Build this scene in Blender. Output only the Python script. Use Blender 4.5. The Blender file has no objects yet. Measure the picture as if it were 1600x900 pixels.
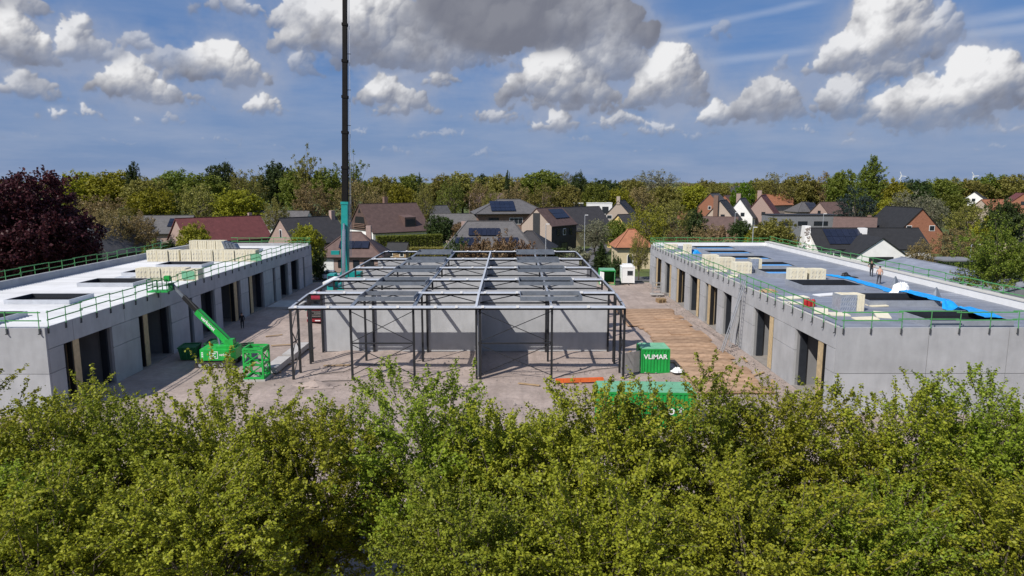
import bpy, math, random
import numpy as np
from mathutils import Vector, Matrix

SC = bpy.context.scene
COL = SC.collection
R = math.radians

# ------------------------------------------------------------------ camera
CAM_H, FPX = 16.0, 1067.0          # drone height (m), focal length in px of a 1600 px wide frame
PITCH, YAW = math.atan(165 / FPX), math.atan(3 / FPX)
cam = bpy.data.cameras.new('camera')
cam.sensor_width = 36.0
cam.lens = 36.0 * FPX / 1600.0
cam.clip_start, cam.clip_end = 0.5, 20000
camo = bpy.data.objects.new('camera', cam)
COL.objects.link(camo)
camo.location = (0, 0, CAM_H)
camo.rotation_euler = (R(90) - PITCH, 0, -YAW)
SC.camera = camo

# ------------------------------------------------------------------ light
SUN_EL = R(45.0)
LDIR = Vector((0.70, 0.73, -1.0)).normalized()     # the way the light travels
sun = bpy.data.lights.new('sun', 'SUN')
sun.energy, sun.angle, sun.color = 4.6, R(0.5), (1.0, 0.95, 0.88)
suno = bpy.data.objects.new('sun', sun)
COL.objects.link(suno)
suno.rotation_euler = LDIR.to_track_quat('-Z', 'Y').to_euler()
suno.location = (-60, -60, 90)
SC.view_settings.view_transform = 'Standard'
SC.view_settings.look = 'None'
SC.view_settings.exposure = 0.10
SC.view_settings.gamma = 1.0
SC.view_settings.use_curve_mapping = False


def ray(px, py):
    u, v = (px - 800) / FPX, (py - 450) / FPX
    cp, sp, c, s = math.cos(PITCH), math.sin(PITCH), math.cos(YAW), math.sin(YAW)
    x, y, z = u, cp - v * sp, -sp - v * cp
    return Vector((x * c + y * s, -x * s + y * c, z))


def at(px, py, Y):                      # calibration: the point at distance Y seen at (px, py)
    d = ray(px, py)
    t = Y / d.y
    return Vector((d.x * t, Y, CAM_H + d.z * t))


# ------------------------------------------------------------------ sky: clear-air sky with cumulus
SKY = 0.085
world = bpy.data.worlds.new('World')
SC.world = world
world.use_nodes = True
WT = world.node_tree
WT.nodes.clear()


def nn(t, kind, **kw):
    n = t.nodes.new(kind)
    for k, v in kw.items():
        setattr(n, k, v)
    return n


def mth(t, op, a, b=None, c=None, clamp=False):
    n = nn(t, 'ShaderNodeMath', operation=op, use_clamp=clamp)
    for i, x in enumerate((a, b, c)):
        if x is None:
            continue
        if isinstance(x, (int, float)):
            n.inputs[i].default_value = x
        else:
            t.links.new(x, n.inputs[i])
    return n.outputs[0]


def vmt(t, op, a, b=None):
    n = nn(t, 'ShaderNodeVectorMath', operation=op)
    for i, x in enumerate((a, b)):
        if x is None:
            continue
        if isinstance(x, (tuple, list)):
            n.inputs[i].default_value = x
        else:
            t.links.new(x, n.inputs[i])
    return n.outputs['Value'] if op == 'LENGTH' else n.outputs[0]


def mrange(t, x, a, b, c=0.0, d=1.0, smooth=False):
    n = nn(t, 'ShaderNodeMapRange')
    n.clamp = True
    if smooth:
        n.interpolation_type = 'SMOOTHSTEP'
    t.links.new(x, n.inputs[0])
    for i, v in enumerate((a, b, c, d)):
        n.inputs[i + 1].default_value = v
    return n.outputs[0]


def mixc(t, f, a, b):
    n = nn(t, 'ShaderNodeMix', data_type='RGBA')
    for s, x in ((0, f), (6, a), (7, b)):
        if isinstance(x, (int, float)):
            n.inputs[s].default_value = x
        elif isinstance(x, (tuple, list)):
            n.inputs[s].default_value = tuple(x) + ((1,) if len(x) == 3 else ())
        else:
            t.links.new(x, n.inputs[s])
    return n.outputs[2]


def azel(px, py):
    d = ray(px, py).normalized()
    return math.atan2(d.x, d.y), math.asin(d.z)


# cumulus seen in the photograph: centre, half width, half height (photo px), greyness 0..1, opacity
CLOUDS = [
    (560, 40, 125, 62, .15, 1), (480, 15, 60, 40, .1, .9), (640, 75, 110, 40, .5, .9), (800, 10, 215, 75, 1.0, 1), (760, 55, 150, 45, 1.0, 1), (930, 30, 80, 50, .8, 1), (950, 75, 60, 40, .3, .9),
    (870, 125, 85, 45, .1, 1), (900, 160, 110, 18, .7, .9), (1040, 128, 62, 48, 0, 1), (960, 100, 60, 30, .4, .8), (720, 95, 90, 20, .6, .7),
    (1390, 40, 78, 68, 0, 1), (1330, 85, 70, 34, .1, .9), (1465, 38, 48, 34, .3, .7), (1390, 110, 62, 30, .25, .9), (1540, 130, 110, 56, 0, 1), (1450, 165, 110, 40, .1, 1), (1325, 152, 50, 34, .25, .85),
    (1480, 196, 170, 14, .6, .7), (1195, 160, 60, 34, .3, .9), (1125, 182, 36, 22, .1, .9), (1232, 185, 55, 12, .5, .6),
    (15, 62, 66, 46, .05, 1), (20, 95, 80, 16, .7, .8), (115, 62, 42, 34, .1, .9), (35, 138, 62, 24, .35, .85), (10, 4, 80, 22, .7, .9), (150, 85, 70, 20, .5, .6),
    (212, 132, 70, 32, .1, 1), (265, 150, 60, 18, .4, .8), (345, 100, 74, 36, .1, 1), (280, 95, 60, 22, .4, .6), (212, 72, 36, 20, .3, .6), (270, 163, 70, 9, .3, .7),
    (415, 164, 44, 18, .1, .9), (80, 178, 30, 12, .1, .8), (135, 177, 32, 12, .1, .8), (370, 8, 62, 20, .3, .7), (478, 100, 26, 24, .3, .6), (206, 186, 10, 7, 0, .8), (265, 192, 28, 12, .3, .5),
    (688, 122, 34, 18, .1, 1), (605, 145, 46, 26, .1, .95), (640, 165, 52, 22, .45, .85), (600, 178, 28, 12, .1, .7), (775, 182, 58, 13, .4, .7), (870, 192, 36, 18, .15, .9), (965, 188, 46, 14, .2, .8), (1020, 202, 50, 12, .2, .7),
    (690, 213, 54, 9, .3, .45), (560, 208, 22, 9, .1, .5), (1260, 206, 34, 8, .2, .5), (1120, 50, 22, 17, .5, .45), (1222, 98, 12, 16, .5, .4), (340, 220, 54, 6, .2, .4), (190, 222, 60, 6, .2, .4), (760, 242, 36, 8, .2, .45), (1545, 204, 90, 10, .3, .5),
    (1340, 226, 30, 6, .2, .35), (1090, 215, 40, 7, .3, .4), (900, 218, 40, 7, .3, .35), (420, 232, 60, 5, .2, .35), (60, 215, 50, 7, .3, .35), (620, 238, 60, 6, .3, .35), (1000, 238, 60, 5, .3, .35), (1560, 230, 60, 6, .3, .4),
]
AZ, EL0, EL1 = math.radians(50), math.radians(-1.0), math.radians(23)


def paint_clouds(azel):
    S = 19.0 * 180 / math.pi                      # texels per radian
    W, H = int(2 * AZ * S), int((EL1 - EL0) * S)
    rng = np.random.RandomState(5)

    def vnoise(w, h, cell):
        gy, gx = int(h / cell) + 3, int(w / cell) + 3
        g = rng.rand(gy, gx)
        y, x = np.arange(h) / cell, np.arange(w) / cell
        yi, xi = y.astype(int), x.astype(int)
        fy, fx = y - yi, x - xi
        fy, fx = fy * fy * (3 - 2 * fy), fx * fx * (3 - 2 * fx)
        a, b = g[yi][:, xi], g[yi][:, xi + 1]
        c, d = g[yi + 1][:, xi], g[yi + 1][:, xi + 1]
        return (a * (1 - fx) + b * fx) * (1 - fy)[:, None] + (c * (1 - fx) + d * fx) * fy[:, None]

    def fbm(cell, n, gain=.5):
        t, a, s = 0, 1, 0
        for k in range(n):
            t = t + a * (vnoise(W, H, cell) - .5)
            s += a
            a *= gain
            cell /= 2.05
        return t / s

    def blur(a, r):
        for _ in range(2):
            for ax in (0, 1):
                c = np.cumsum(np.concatenate([np.repeat(np.take(a, [0], ax), r + 1, ax), a, np.repeat(np.take(a, [-1], ax), r, ax)], ax), ax)
                n = a.shape[ax]
                a = (np.take(c, range(2 * r + 1, 2 * r + 1 + n), ax) - np.take(c, range(0, n), ax)) / (2 * r + 1)
        return a
    yy, xx = np.mgrid[0:H, 0:W].astype(float)
    w1x, w1y = fbm(46, 5, .55), fbm(46, 5, .55)
    w2x, w2y = fbm(12, 4, .6), fbm(12, 4, .6)
    wx, wy = xx + w1x * 34 + w2x * 11, yy + w1y * 22 + w2y * 9
    hf = np.full((H, W), -6.0)                     # billow relief towards the viewer, texels
    grey, opac, basey = np.zeros((H, W)), np.zeros((H, W)), np.zeros((H, W))
    gw = np.full((H, W), 1e-6)
    for (x, y, rx, ry, gr, op) in CLOUDS:
        a, e = azel(x, y)
        a2, _ = azel(x + rx, y)
        _, e2 = azel(x, y - ry)
        cx, cy, qx, qy = (a + AZ) * S, (e - EL0) * S, max((a2 - a) * S, 3), max((e2 - e) * S, 2)
        n = int(np.clip(qx * qy / 11, 16, 200))
        u = np.clip(rng.randn(n) * .48, -1, 1)
        v = -.62 + (1 - np.abs(u) ** 1.7) * rng.rand(n) ** .75 * 1.45
        rr = qy * rng.uniform(.16, .46, n) * (1.05 - .45 * np.abs(u))
        for k in range(n):
            px, py, r = cx + u[k] * qx, cy + v[k] * qy, max(rr[k], 1.6)
            m = int(r + 42)
            x0, x1, y0, y1 = max(int(px) - m, 0), min(int(px) + m, W), max(int(py) - m, 0), min(int(py) + m, H)
            if x0 >= x1 or y0 >= y1:
                continue
            sl = (slice(y0, y1), slice(x0, x1))
            d2 = ((wx[sl] - px) ** 2 + (wy[sl] - py) ** 2) / (r * r)
            hgt = (1 - d2)
            hh = np.where(hgt > 0, np.sqrt(np.maximum(hgt, 0)) * r, (1 - np.sqrt(d2)) * r) + (.25 - .25 * abs(u[k])) * qy * .3
            hf[sl] = np.maximum(hf[sl], hh)
            wgt = np.exp(-d2 * 1.2)
            rel = (wy[sl] - (cy - .75 * qy)) / (1.75 * qy)      # 0 at the cloud's base, 1 at its top
            gw[sl] += wgt
            grey[sl] += wgt * gr
            opac[sl] += wgt * op
            basey[sl] += wgt * np.clip(rel, 0, 1)
    grey, opac, basey = blur(grey / gw, 5), blur(opac / gw, 3), blur(basey / gw, 2)
    det = fbm(17, 6, .64)
    big = fbm(70, 4, .5)
    soft = 2.6 + 8.0 * np.clip(.85 - basey * 1.5, 0, 1) + 4.0 * np.clip(big * 2.2, 0, 1)      # bases and some flanks fray out
    body = hf + det * (7.5 + soft * .9)
    alpha = np.clip((body + soft * .22) / soft, 0, 1)
    alpha = alpha * alpha * (3 - 2 * alpha) * opac
    alpha = np.maximum(alpha, .55 * np.clip((blur(hf, 9) + 5 + det * 16) / 16, 0, 1) ** 1.4 * opac)
    alpha = blur(alpha, 1) * .35 + alpha * .65
    mid = fbm(30, 5, .58)
    cover = alpha.copy()
    rel = np.maximum(hf, -2) + det * 4.2
    L = np.array((-.52, .60, .60))

    def lam(h, k):
        gy, gx = np.gradient(h)
        nx, ny = -gx * k, -gy * k
        return np.clip((nx * L[0] + ny * L[1] + L[2]) / np.sqrt(nx * nx + ny * ny + 1), 0, 1)
    s = .26 * lam(rel, .6) + .32 * lam(blur(rel, 3), 1.0) + .42 * lam(blur(rel, 11), 2.0)
    s = np.clip((s - .16) / .60, 0, 1)
    top = np.clip(basey * 1.75 - .12 + det * .35 + big * .5, 0, 1)
    s = s * (.30 + .70 * top) + .16 * top
    s = np.clip(s * np.clip(.92 + mid * 1.5, .35, 1.15), 0, 1) * (1 - .90 * grey)
    s = np.clip(s * .8 + s * s * (3 - 2 * s) * .25, 0, 1) * np.clip(.55 + alpha * .6, 0, 1)
    lo, hi = np.array((.17, .18, .225)), np.array((.80, .80, .81))
    rgb = lo + (hi - lo) * s[..., None]
    alpha = alpha * (1 - (1 - grey) * np.clip(.62 - s * 1.1, 0, 1) * np.clip(.8 + mid * 2.2, .15, 1))      # thin shaded parts let the blue through
    veil = np.clip(blur(blur(cover, 14), 22) * 1.5 * (.75 + fbm(60, 6, .6) * 2.6), 0, .62)                 # ragged vapour round the clouds
    va = veil * (1 - alpha)
    rgb = (rgb * alpha[..., None] + np.array((.33, .37, .475)) * va[..., None]) / np.maximum(alpha + va, 1e-4)[..., None]
    alpha = alpha + va
    hz = np.clip(1 - (yy / S + EL0) / math.radians(5.5), 0, 1)[..., None] * .6        # far clouds sink into the air
    rgb = rgb * (1 - hz) + np.array((.24, .31, .46)) * hz
    alpha = alpha * (1 - .35 * hz[..., 0])
    e = np.clip(np.minimum((AZ * S - np.abs(xx - AZ * S)) / 60.0, (H - yy) / 60.0), 0, 1)
    return np.concatenate([rgb, (alpha * e)[..., None]], -1)


def build_world():
    t = WT
    k = 1 / SKY
    out = nn(t, 'ShaderNodeOutputWorld')
    bg = nn(t, 'ShaderNodeBackground')
    bg.inputs[1].default_value = SKY
    sky = nn(t, 'ShaderNodeTexSky', sky_type='NISHITA')
    sky.sun_disc = False
    sky.sun_elevation = SUN_EL
    sky.sun_rotation = math.atan2(-LDIR.x, -LDIR.y)
    sky.altitude, sky.air_density, sky.dust_density, sky.ozone_density = 20, 1.0, 0.2, 3.0
    tc = nn(t, 'ShaderNodeTexCoord')
    sp = nn(t, 'ShaderNodeSeparateXYZ')
    t.links.new(tc.outputs['Generated'], sp.inputs[0])
    az = mth(t, 'ARCTAN2', sp.outputs[0], sp.outputs[1])
    el = mth(t, 'ARCSINE', sp.outputs[2])
    cx = nn(t, 'ShaderNodeCombineXYZ')
    t.links.new(az, cx.inputs[0]); t.links.new(el, cx.inputs[1])
    P = cx.outputs[0]
    # the blue of the air, hazier towards the horizon all round
    air = mixc(t, mrange(t, el, .0, .26, .88, .66), sky.outputs[0], tuple(c * k for c in SKY_AIR))
    air = mixc(t, mrange(t, el, .0, .16, .55, 0), air, tuple(c * k for c in SKY_LOW))
    # high veil and low layers
    vn = nn(t, 'ShaderNodeTexNoise')
    t.links.new(vmt(t, 'MULTIPLY', P, (1, 5.5, 1)), vn.inputs['Vector'])
    vn.inputs['Scale'].default_value, vn.inputs['Detail'].default_value, vn.inputs['Roughness'].default_value = 5.0, 5.0, .6
    low = mth(t, 'MULTIPLY', mrange(t, vn.outputs[0], .40, .74), mrange(t, el, .02, .25, .46, .16))
    base = mixc(t, low, air, tuple(c * k for c in (.40, .44, .54)))
    con = None
    for (x0, y0, x1, y1, wd, s) in ((1000, 58, 1300, -4, .0050, .34), (1085, 100, 1290, 74, .0055, .28), (1490, 38, 1640, 12, .007, .34), (1490, 56, 1640, 40, .006, .28), (560, 135, 690, 98, .0045, .24)):
        a0, e0 = azel(x0, y0); a1, e1 = azel(x1, y1)
        L = math.hypot(a1 - a0, e1 - e0); ux, uy = (a1 - a0) / L, (e1 - e0) / L
        q = vmt(t, 'SUBTRACT', P, ((a0 + a1) / 2, (e0 + e1) / 2, 0))
        along = nn(t, 'ShaderNodeVectorMath', operation='DOT_PRODUCT'); t.links.new(q, along.inputs[0]); along.inputs[1].default_value = (ux, uy, 0)
        acr = nn(t, 'ShaderNodeVectorMath', operation='DOT_PRODUCT'); t.links.new(q, acr.inputs[0]); acr.inputs[1].default_value = (-uy, ux, 0)
        m1 = mrange(t, mth(t, 'ABSOLUTE', acr.outputs['Value']), 0, wd * 1.5, 1, 0, True)
        m2 = mrange(t, mth(t, 'ABSOLUTE', along.outputs['Value']), L * .30, L * .55, 1, 0, True)
        m3 = mth(t, 'MULTIPLY', mth(t, 'MULTIPLY', m1, m2), mth(t, 'MULTIPLY', mrange(t, vn.outputs[0], .3, .65, .45, 1), s))
        con = m3 if con is None else mth(t, 'MAXIMUM', con, m3)
    base = mixc(t, con, base, tuple(c * k for c in (.62, .66, .74)))
    # the cumulus field goes on outside the photograph's view
    fn = nn(t, 'ShaderNodeTexNoise')
    t.links.new(vmt(t, 'MULTIPLY', P, (1, 1.6, 1)), fn.inputs['Vector'])
    fn.inputs['Scale'].default_value, fn.inputs['Detail'].default_value = 3.0, 5.0
    away = mth(t, 'MAXIMUM', mrange(t, mth(t, 'ABSOLUTE', az), .78, .90), mrange(t, el, .33, .42))
    fld = mth(t, 'MULTIPLY', mth(t, 'MULTIPLY', mrange(t, fn.outputs[0], .52, .62), away), mrange(t, el, .02, .12))
    base = mixc(t, mth(t, 'MULTIPLY', fld, .9), base, tuple(c * k for c in (.52, .53, .57)))
    # cumulus in view: computed cloud relief
    px = paint_clouds(azel).astype(np.float32)
    px[..., :3] *= 1.0
    h, w = px.shape[:2]
    img = bpy.data.images.new('cloud_field', w, h, alpha=True, float_buffer=True)
    img.alpha_mode = 'CHANNEL_PACKED'
    img.pixels.foreach_set(px.ravel())
    img.update()
    img.pack()
    ti = nn(t, 'ShaderNodeTexImage', image=img, interpolation='Cubic', extension='CLIP')
    uv = vmt(t, 'MULTIPLY', vmt(t, 'SUBTRACT', P, (-AZ, EL0, 0)), (1 / (2 * AZ), 1 / (EL1 - EL0), 0))
    t.links.new(uv, ti.inputs[0])
    inx = mth(t, 'LESS_THAN', mth(t, 'ABSOLUTE', az), AZ * .999)
    col = mixc(t, mth(t, 'MULTIPLY', ti.outputs[1], inx), base, vmt(t, 'MULTIPLY', ti.outputs[0], (k, k, k)))
    t.links.new(col, bg.inputs[0])
    t.links.new(bg.outputs[0], out.inputs[0])


SKY_AIR, SKY_LOW = (.072, .175, .435), (.245, .315, .44)
build_world()

# ------------------------------------------------------------------ materials
MATS = {}


def M(name, col, rough=.65, metal=0.0, var=.14, scale=2.0, bump=0.0, bscale=30.0, coat=0.0, spec=.4, streak=0.0, tint=None, rnd=None, fine=0.0):
    m = bpy.data.materials.new(name)
    m.use_nodes = True
    t = m.node_tree
    b = t.nodes['Principled BSDF']
    tc = nn(t, 'ShaderNodeTexCoord')
    n1 = nn(t, 'ShaderNodeTexNoise')
    t.links.new(tc.outputs['Object'], n1.inputs['Vector'])
    n1.inputs['Scale'].default_value, n1.inputs['Detail'].default_value, n1.inputs['Roughness'].default_value = scale, 8, .62
    f = mrange(t, n1.outputs[0], .28, .72)
    lo = tuple(c * (1 - var) for c in col)
    hi = tuple(min(1, c * (1 + var)) for c in (tint or col))
    c = mixc(t, f, lo, hi)
    if streak:
        n2 = nn(t, 'ShaderNodeTexNoise')
        t.links.new(vmt(t, 'MULTIPLY', tc.outputs['Object'], (1.3, 1.3, .30)), n2.inputs['Vector'])
        n2.inputs['Scale'].default_value, n2.inputs['Detail'].default_value = 1.6, 6
        c = mixc(t, mth(t, 'MULTIPLY', mrange(t, n2.outputs[0], .45, .75), streak), c, tuple(x * .55 for x in col))
    if fine:                                   # grit, damp patches and wheel-packed strips
        n4 = nn(t, 'ShaderNodeTexNoise')
        t.links.new(tc.outputs['Object'], n4.inputs['Vector'])
        n4.inputs['Scale'].default_value, n4.inputs['Detail'].default_value, n4.inputs['Roughness'].default_value = 2.2, 10, .75
        c = mixc(t, mth(t, 'MULTIPLY', mrange(t, n4.outputs[0], .42, .68), fine * 1.5), c, tuple(x * .55 for x in col))
        n5 = nn(t, 'ShaderNodeTexNoise')
        t.links.new(vmt(t, 'MULTIPLY', tc.outputs['Object'], (1.5, .07, 1)), n5.inputs['Vector'])
        n5.inputs['Scale'].default_value, n5.inputs['Detail'].default_value = 1.0, 6
        c = mixc(t, mth(t, 'MULTIPLY', mrange(t, n5.outputs[0], .50, .66), fine), c, tuple(x * .62 for x in col))
        n6 = nn(t, 'ShaderNodeTexNoise')
        t.links.new(tc.outputs['Object'], n6.inputs['Vector'])
        n6.inputs['Scale'].default_value, n6.inputs['Detail'].default_value = .11, 5
        c = mixc(t, mth(t, 'MULTIPLY', mrange(t, n6.outputs[0], .50, .68), fine * 1.2), c, tuple(x * .72 for x in col))
    oi = nn(t, 'ShaderNodeObjectInfo')
    hsv = nn(t, 'ShaderNodeHueSaturation')
    t.links.new(c, hsv.inputs['Color'])
    t.links.new(mrange(t, oi.outputs['Random'], 0, 1, 1 - (rnd or var * .45), 1 + (rnd or var * .45)), hsv.inputs['Value'])
    t.links.new(hsv.outputs[0], b.inputs['Base Color'])
    b.inputs['Roughness'].default_value = rough
    b.inputs['Metallic'].default_value = metal
    b.inputs['Coat Weight'].default_value = coat
    b.inputs['Specular IOR Level'].default_value = spec
    if bump:
        n3 = nn(t, 'ShaderNodeTexNoise')
        t.links.new(tc.outputs['Object'], n3.inputs['Vector'])
        n3.inputs['Scale'].default_value, n3.inputs['Detail'].default_value = bscale, 5
        bp = nn(t, 'ShaderNodeBump')
        bp.inputs['Strength'].default_value, bp.inputs['Distance'].default_value = bump, .05
        t.links.new(n3.outputs[0], bp.inputs['Height'])
        t.links.new(bp.outputs[0], b.inputs['Normal'])
    MATS[name] = m
    return m


def tiles(name, col, pitch=.34, rough=.7):
    m = M(name, col, rough, var=.22, scale=1.2)
    t = m.node_tree
    b = t.nodes['Principled BSDF']
    tc = [n for n in t.nodes if n.type == 'TEX_COORD'][0]
    sp = nn(t, 'ShaderNodeSeparateXYZ')
    t.links.new(tc.outputs['Object'], sp.inputs[0])
    saw = mth(t, 'FRACT', mth(t, 'MULTIPLY', sp.outputs[2], 1 / (pitch * .62)))
    bp = nn(t, 'ShaderNodeBump')
    bp.inputs['Strength'].default_value, bp.inputs['Distance'].default_value = .8, .06
    t.links.new(saw, bp.inputs['Height'])
    t.links.new(bp.outputs[0], b.inputs['Normal'])
    return m


def leafmat(name, c1, c2, trans=.32, rough=.5):
    m = bpy.data.materials.new(name)
    m.use_nodes = True
    t = m.node_tree
    t.nodes.clear()
    out = nn(t, 'ShaderNodeOutputMaterial')
    geo = nn(t, 'ShaderNodeNewGeometry')
    oi = nn(t, 'ShaderNodeObjectInfo')
    tc = nn(t, 'ShaderNodeTexCoord')
    n1 = nn(t, 'ShaderNodeTexNoise')
    t.links.new(tc.outputs['Object'], n1.inputs['Vector'])
    n1.inputs['Scale'].default_value, n1.inputs['Detail'].default_value = .9, 3
    f = mth(t, 'ADD', mth(t, 'MULTIPLY', geo.outputs['Random Per Island'], .6), mth(t, 'MULTIPLY', mrange(t, n1.outputs[0], .3, .7), .4))
    c = mixc(t, f, c1, c2)
    hsv = nn(t, 'ShaderNodeHueSaturation')
    t.links.new(c, hsv.inputs['Color'])
    t.links.new(mrange(t, oi.outputs['Random'], 0, 1, .84, 1.16), hsv.inputs['Value'])
    t.links.new(mrange(t, oi.outputs['Random'], 0, 1, .487, .513), hsv.inputs['Hue'])
    b = nn(t, 'ShaderNodeBsdfPrincipled')
    t.links.new(hsv.outputs[0], b.inputs['Base Color'])
    b.inputs['Roughness'].default_value = rough
    b.inputs['Specular IOR Level'].default_value = .25
    tr = nn(t, 'ShaderNodeBsdfTranslucent')
    t.links.new(hsv.outputs[0], tr.inputs[0])
    mx = nn(t, 'ShaderNodeMixShader')
    mx.inputs[0].default_value = trans
    t.links.new(b.outputs[0], mx.inputs[1]); t.links.new(tr.outputs[0], mx.inputs[2])
    t.links.new(mx.outputs[0], out.inputs[0])
    MATS[name] = m
    return m


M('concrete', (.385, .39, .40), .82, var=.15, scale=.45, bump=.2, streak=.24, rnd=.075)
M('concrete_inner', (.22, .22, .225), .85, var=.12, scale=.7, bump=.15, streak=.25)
M('floor_screed', (.24, .22, .20), .85, var=.2, scale=1.2)
M('deck_white', (.50, .51, .53), .5, var=.10, scale=.5, rnd=.10)
M('curb_grey', (.27, .29, .325), .55, var=.15, scale=1.5)
M('seam', (.18, .195, .235), .6, var=.2)
M('membrane', (.225, .242, .285), .5, var=.26, scale=.5, bump=.1, bscale=8)
M('white_sheet', (.78, .78, .77), .55, var=.06, scale=1.0)
M('coping', (.52, .50, .46), .7, var=.1)
M('galvanised', (.52, .54, .57), .42, metal=.55, var=.15, scale=2.5)
M('zinc_plate', (.62, .64, .67), .45, metal=.25, var=.12, scale=1.5)
M('curb_steel', (.20, .225, .26), .45, metal=.4, var=.2, scale=1.6)
M('black_steel', (.018, .019, .022), .5, var=.3, scale=3)
M('rail_green', (.085, .30, .10), .5, var=.2, scale=3)
M('hook_steel', (.05, .055, .06), .6, var=.2)
M('bright_green', (.018, .37, .058), .48, var=.24, scale=2.5, coat=.1)
M('container_green', (.012, .30, .055), .45, var=.18, scale=1.2, coat=.1)
M('faded_green', (.16, .40, .24), .6, var=.2, scale=1.5)
M('bin_green', (.016, .12, .04), .6, var=.25, scale=2)
M('foam', (.70, .635, .47), .85, var=.10, scale=2.5, bump=.2)
M('foam_pale', (.72, .67, .52), .85, var=.08, scale=2.5)
M('foil', (.42, .45, .50), .35, metal=.5, var=.25, scale=6)
M('print_blue', (.16, .20, .30), .6, var=.2)
M('insulation_end', (.50, .38, .22), .85, var=.2, scale=3, bump=.4, streak=.3)
M('sand', (.335, .268, .232), .95, var=.22, scale=.35, bump=.9, bscale=3.0, tint=(.37, .30, .262), fine=.34)
M('rubble', (.30, .26, .235), .95, var=.35, scale=2)
M('mat_wood', (.29, .172, .10), .85, var=.28, scale=.9, bump=.3, tint=(.40, .265, .17), rnd=.16)
M('slab_grey', (.44, .42, .40), .9, var=.15, scale=1.5)
M('grass', (.075, .10, .025), .95, var=.4, scale=.25, bump=.6, bscale=4)
M('asphalt', (.11, .108, .11), .9, var=.2, scale=.8)
M('paving', (.30, .26, .23), .9, var=.2, scale=1.0)
M('white_paint', (.78, .78, .77), .5, var=.05)
M('white_render', (.82, .81, .79), .8, var=.06, scale=.8)
M('teal', (.012, .27, .25), .38, var=.12, scale=2, coat=.3)
M('boom_black', (.010, .009, .009), .7, spec=.12, var=.25, scale=1.5)
M('truck_red', (.25, .018, .028), .35, var=.1, coat=.4)
M('plastic_black', (.014, .014, .015), .5, var=.2)
M('rubber', (.045, .040, .036), .85, var=.3)
M('chrome', (.6, .6, .6), .25, metal=.9, var=.1)
M('dark_inside', (.020, .024, .032), .6, var=.2)
M('glass', (.022, .028, .035), .08, var=.1, spec=.8)
M('lamp_glass', (.7, .7, .68), .15, var=.05)
M('orange', (.62, .13, .03), .6, var=.2)
M('red_plastic', (.38, .02, .022), .5, var=.2)
M('blue_sheet', (.012, .30, .72), .4, var=.18, scale=3)
M('blue_film', (.10, .34, .70), .4, var=.2, scale=2)
M('timber', (.36, .25, .14), .8, var=.2, scale=4)
M('aluminium', (.48, .49, .50), .4, metal=.6, var=.1)
M('skin', (.47, .27, .19), .6, var=.08)
M('cloth_black', (.016, .016, .018), .9, var=.2)
M('cloth_dark', (.035, .037, .045), .9, var=.2)
M('hair_dark', (.03, .022, .016), .8, var=.2)
M('bark', (.075, .058, .043), .95, var=.3, scale=3, bump=.5)
M('twig', (.13, .105, .075), .9, var=.3, scale=3)
M('brick_pink', (.36, .26, .225), .9, var=.22, scale=6)
M('brick_red', (.29, .125, .075), .9, var=.25, scale=5)
M('brick_tan', (.42, .34, .28), .9, var=.2, scale=6)
M('brick_brown', (.20, .125, .095), .9, var=.25, scale=6)
M('yellow_wall', (.60, .44, .17), .9, var=.12)
M('cladding_grey', (.20, .205, .22), .7, var=.1)
M('cladding_dark', (.035, .037, .04), .7, var=.2)
M('cream_wall', (.55, .46, .30), .9, var=.12)
M('solar', (.012, .015, .030), .18, var=.25, scale=1.0, spec=.6)
tiles('tile_red', (.155, .048, .045))
tiles('tile_brown', (.118, .074, .064))
tiles('tile_dark', (.048, .045, .047))
tiles('tile_grey', (.105, .10, .10))
tiles('tile_orange', (.33, .135, .07))
tiles('tile_black', (.026, .026, .028))
leafmat('leaf_maple', (.165, .205, .014), (.46, .465, .045), .36)
leafmat('leaf_maple_green', (.125, .185, .014), (.37, .415, .042), .36)
leafmat('leaf_side', (.10, .16, .018), (.27, .32, .045), .36)
leafmat('leaf_yellow', (.19, .20, .014), (.36, .34, .035), .35)
leafmat('leaf_olive', (.17, .165, .032), (.32, .29, .075), .35)
leafmat('leaf_green', (.10, .14, .018), (.235, .265, .045), .35)
leafmat('leaf_bright', (.07, .15, .010), (.17, .26, .020), .3)
leafmat('leaf_dark', (.032, .056, .016), (.085, .118, .034), .25)
leafmat('leaf_brown', (.185, .135, .052), (.33, .25, .105), .3)
leafmat('leaf_pale', (.17, .17, .10), (.30, .30, .19), .3)
leafmat('leaf_copper', (.034, .011, .014), (.11, .030, .032), .25)
leafmat('leaf_cedar', (.022, .042, .036), (.055, .085, .075), .2)
leafmat('leaf_dry', (.15, .095, .05), (.30, .20, .11), .2)
leafmat('leaf_blossom', (.42, .41, .40), (.72, .71, .69), .3)

# ------------------------------------------------------------------ mesh helpers


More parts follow.
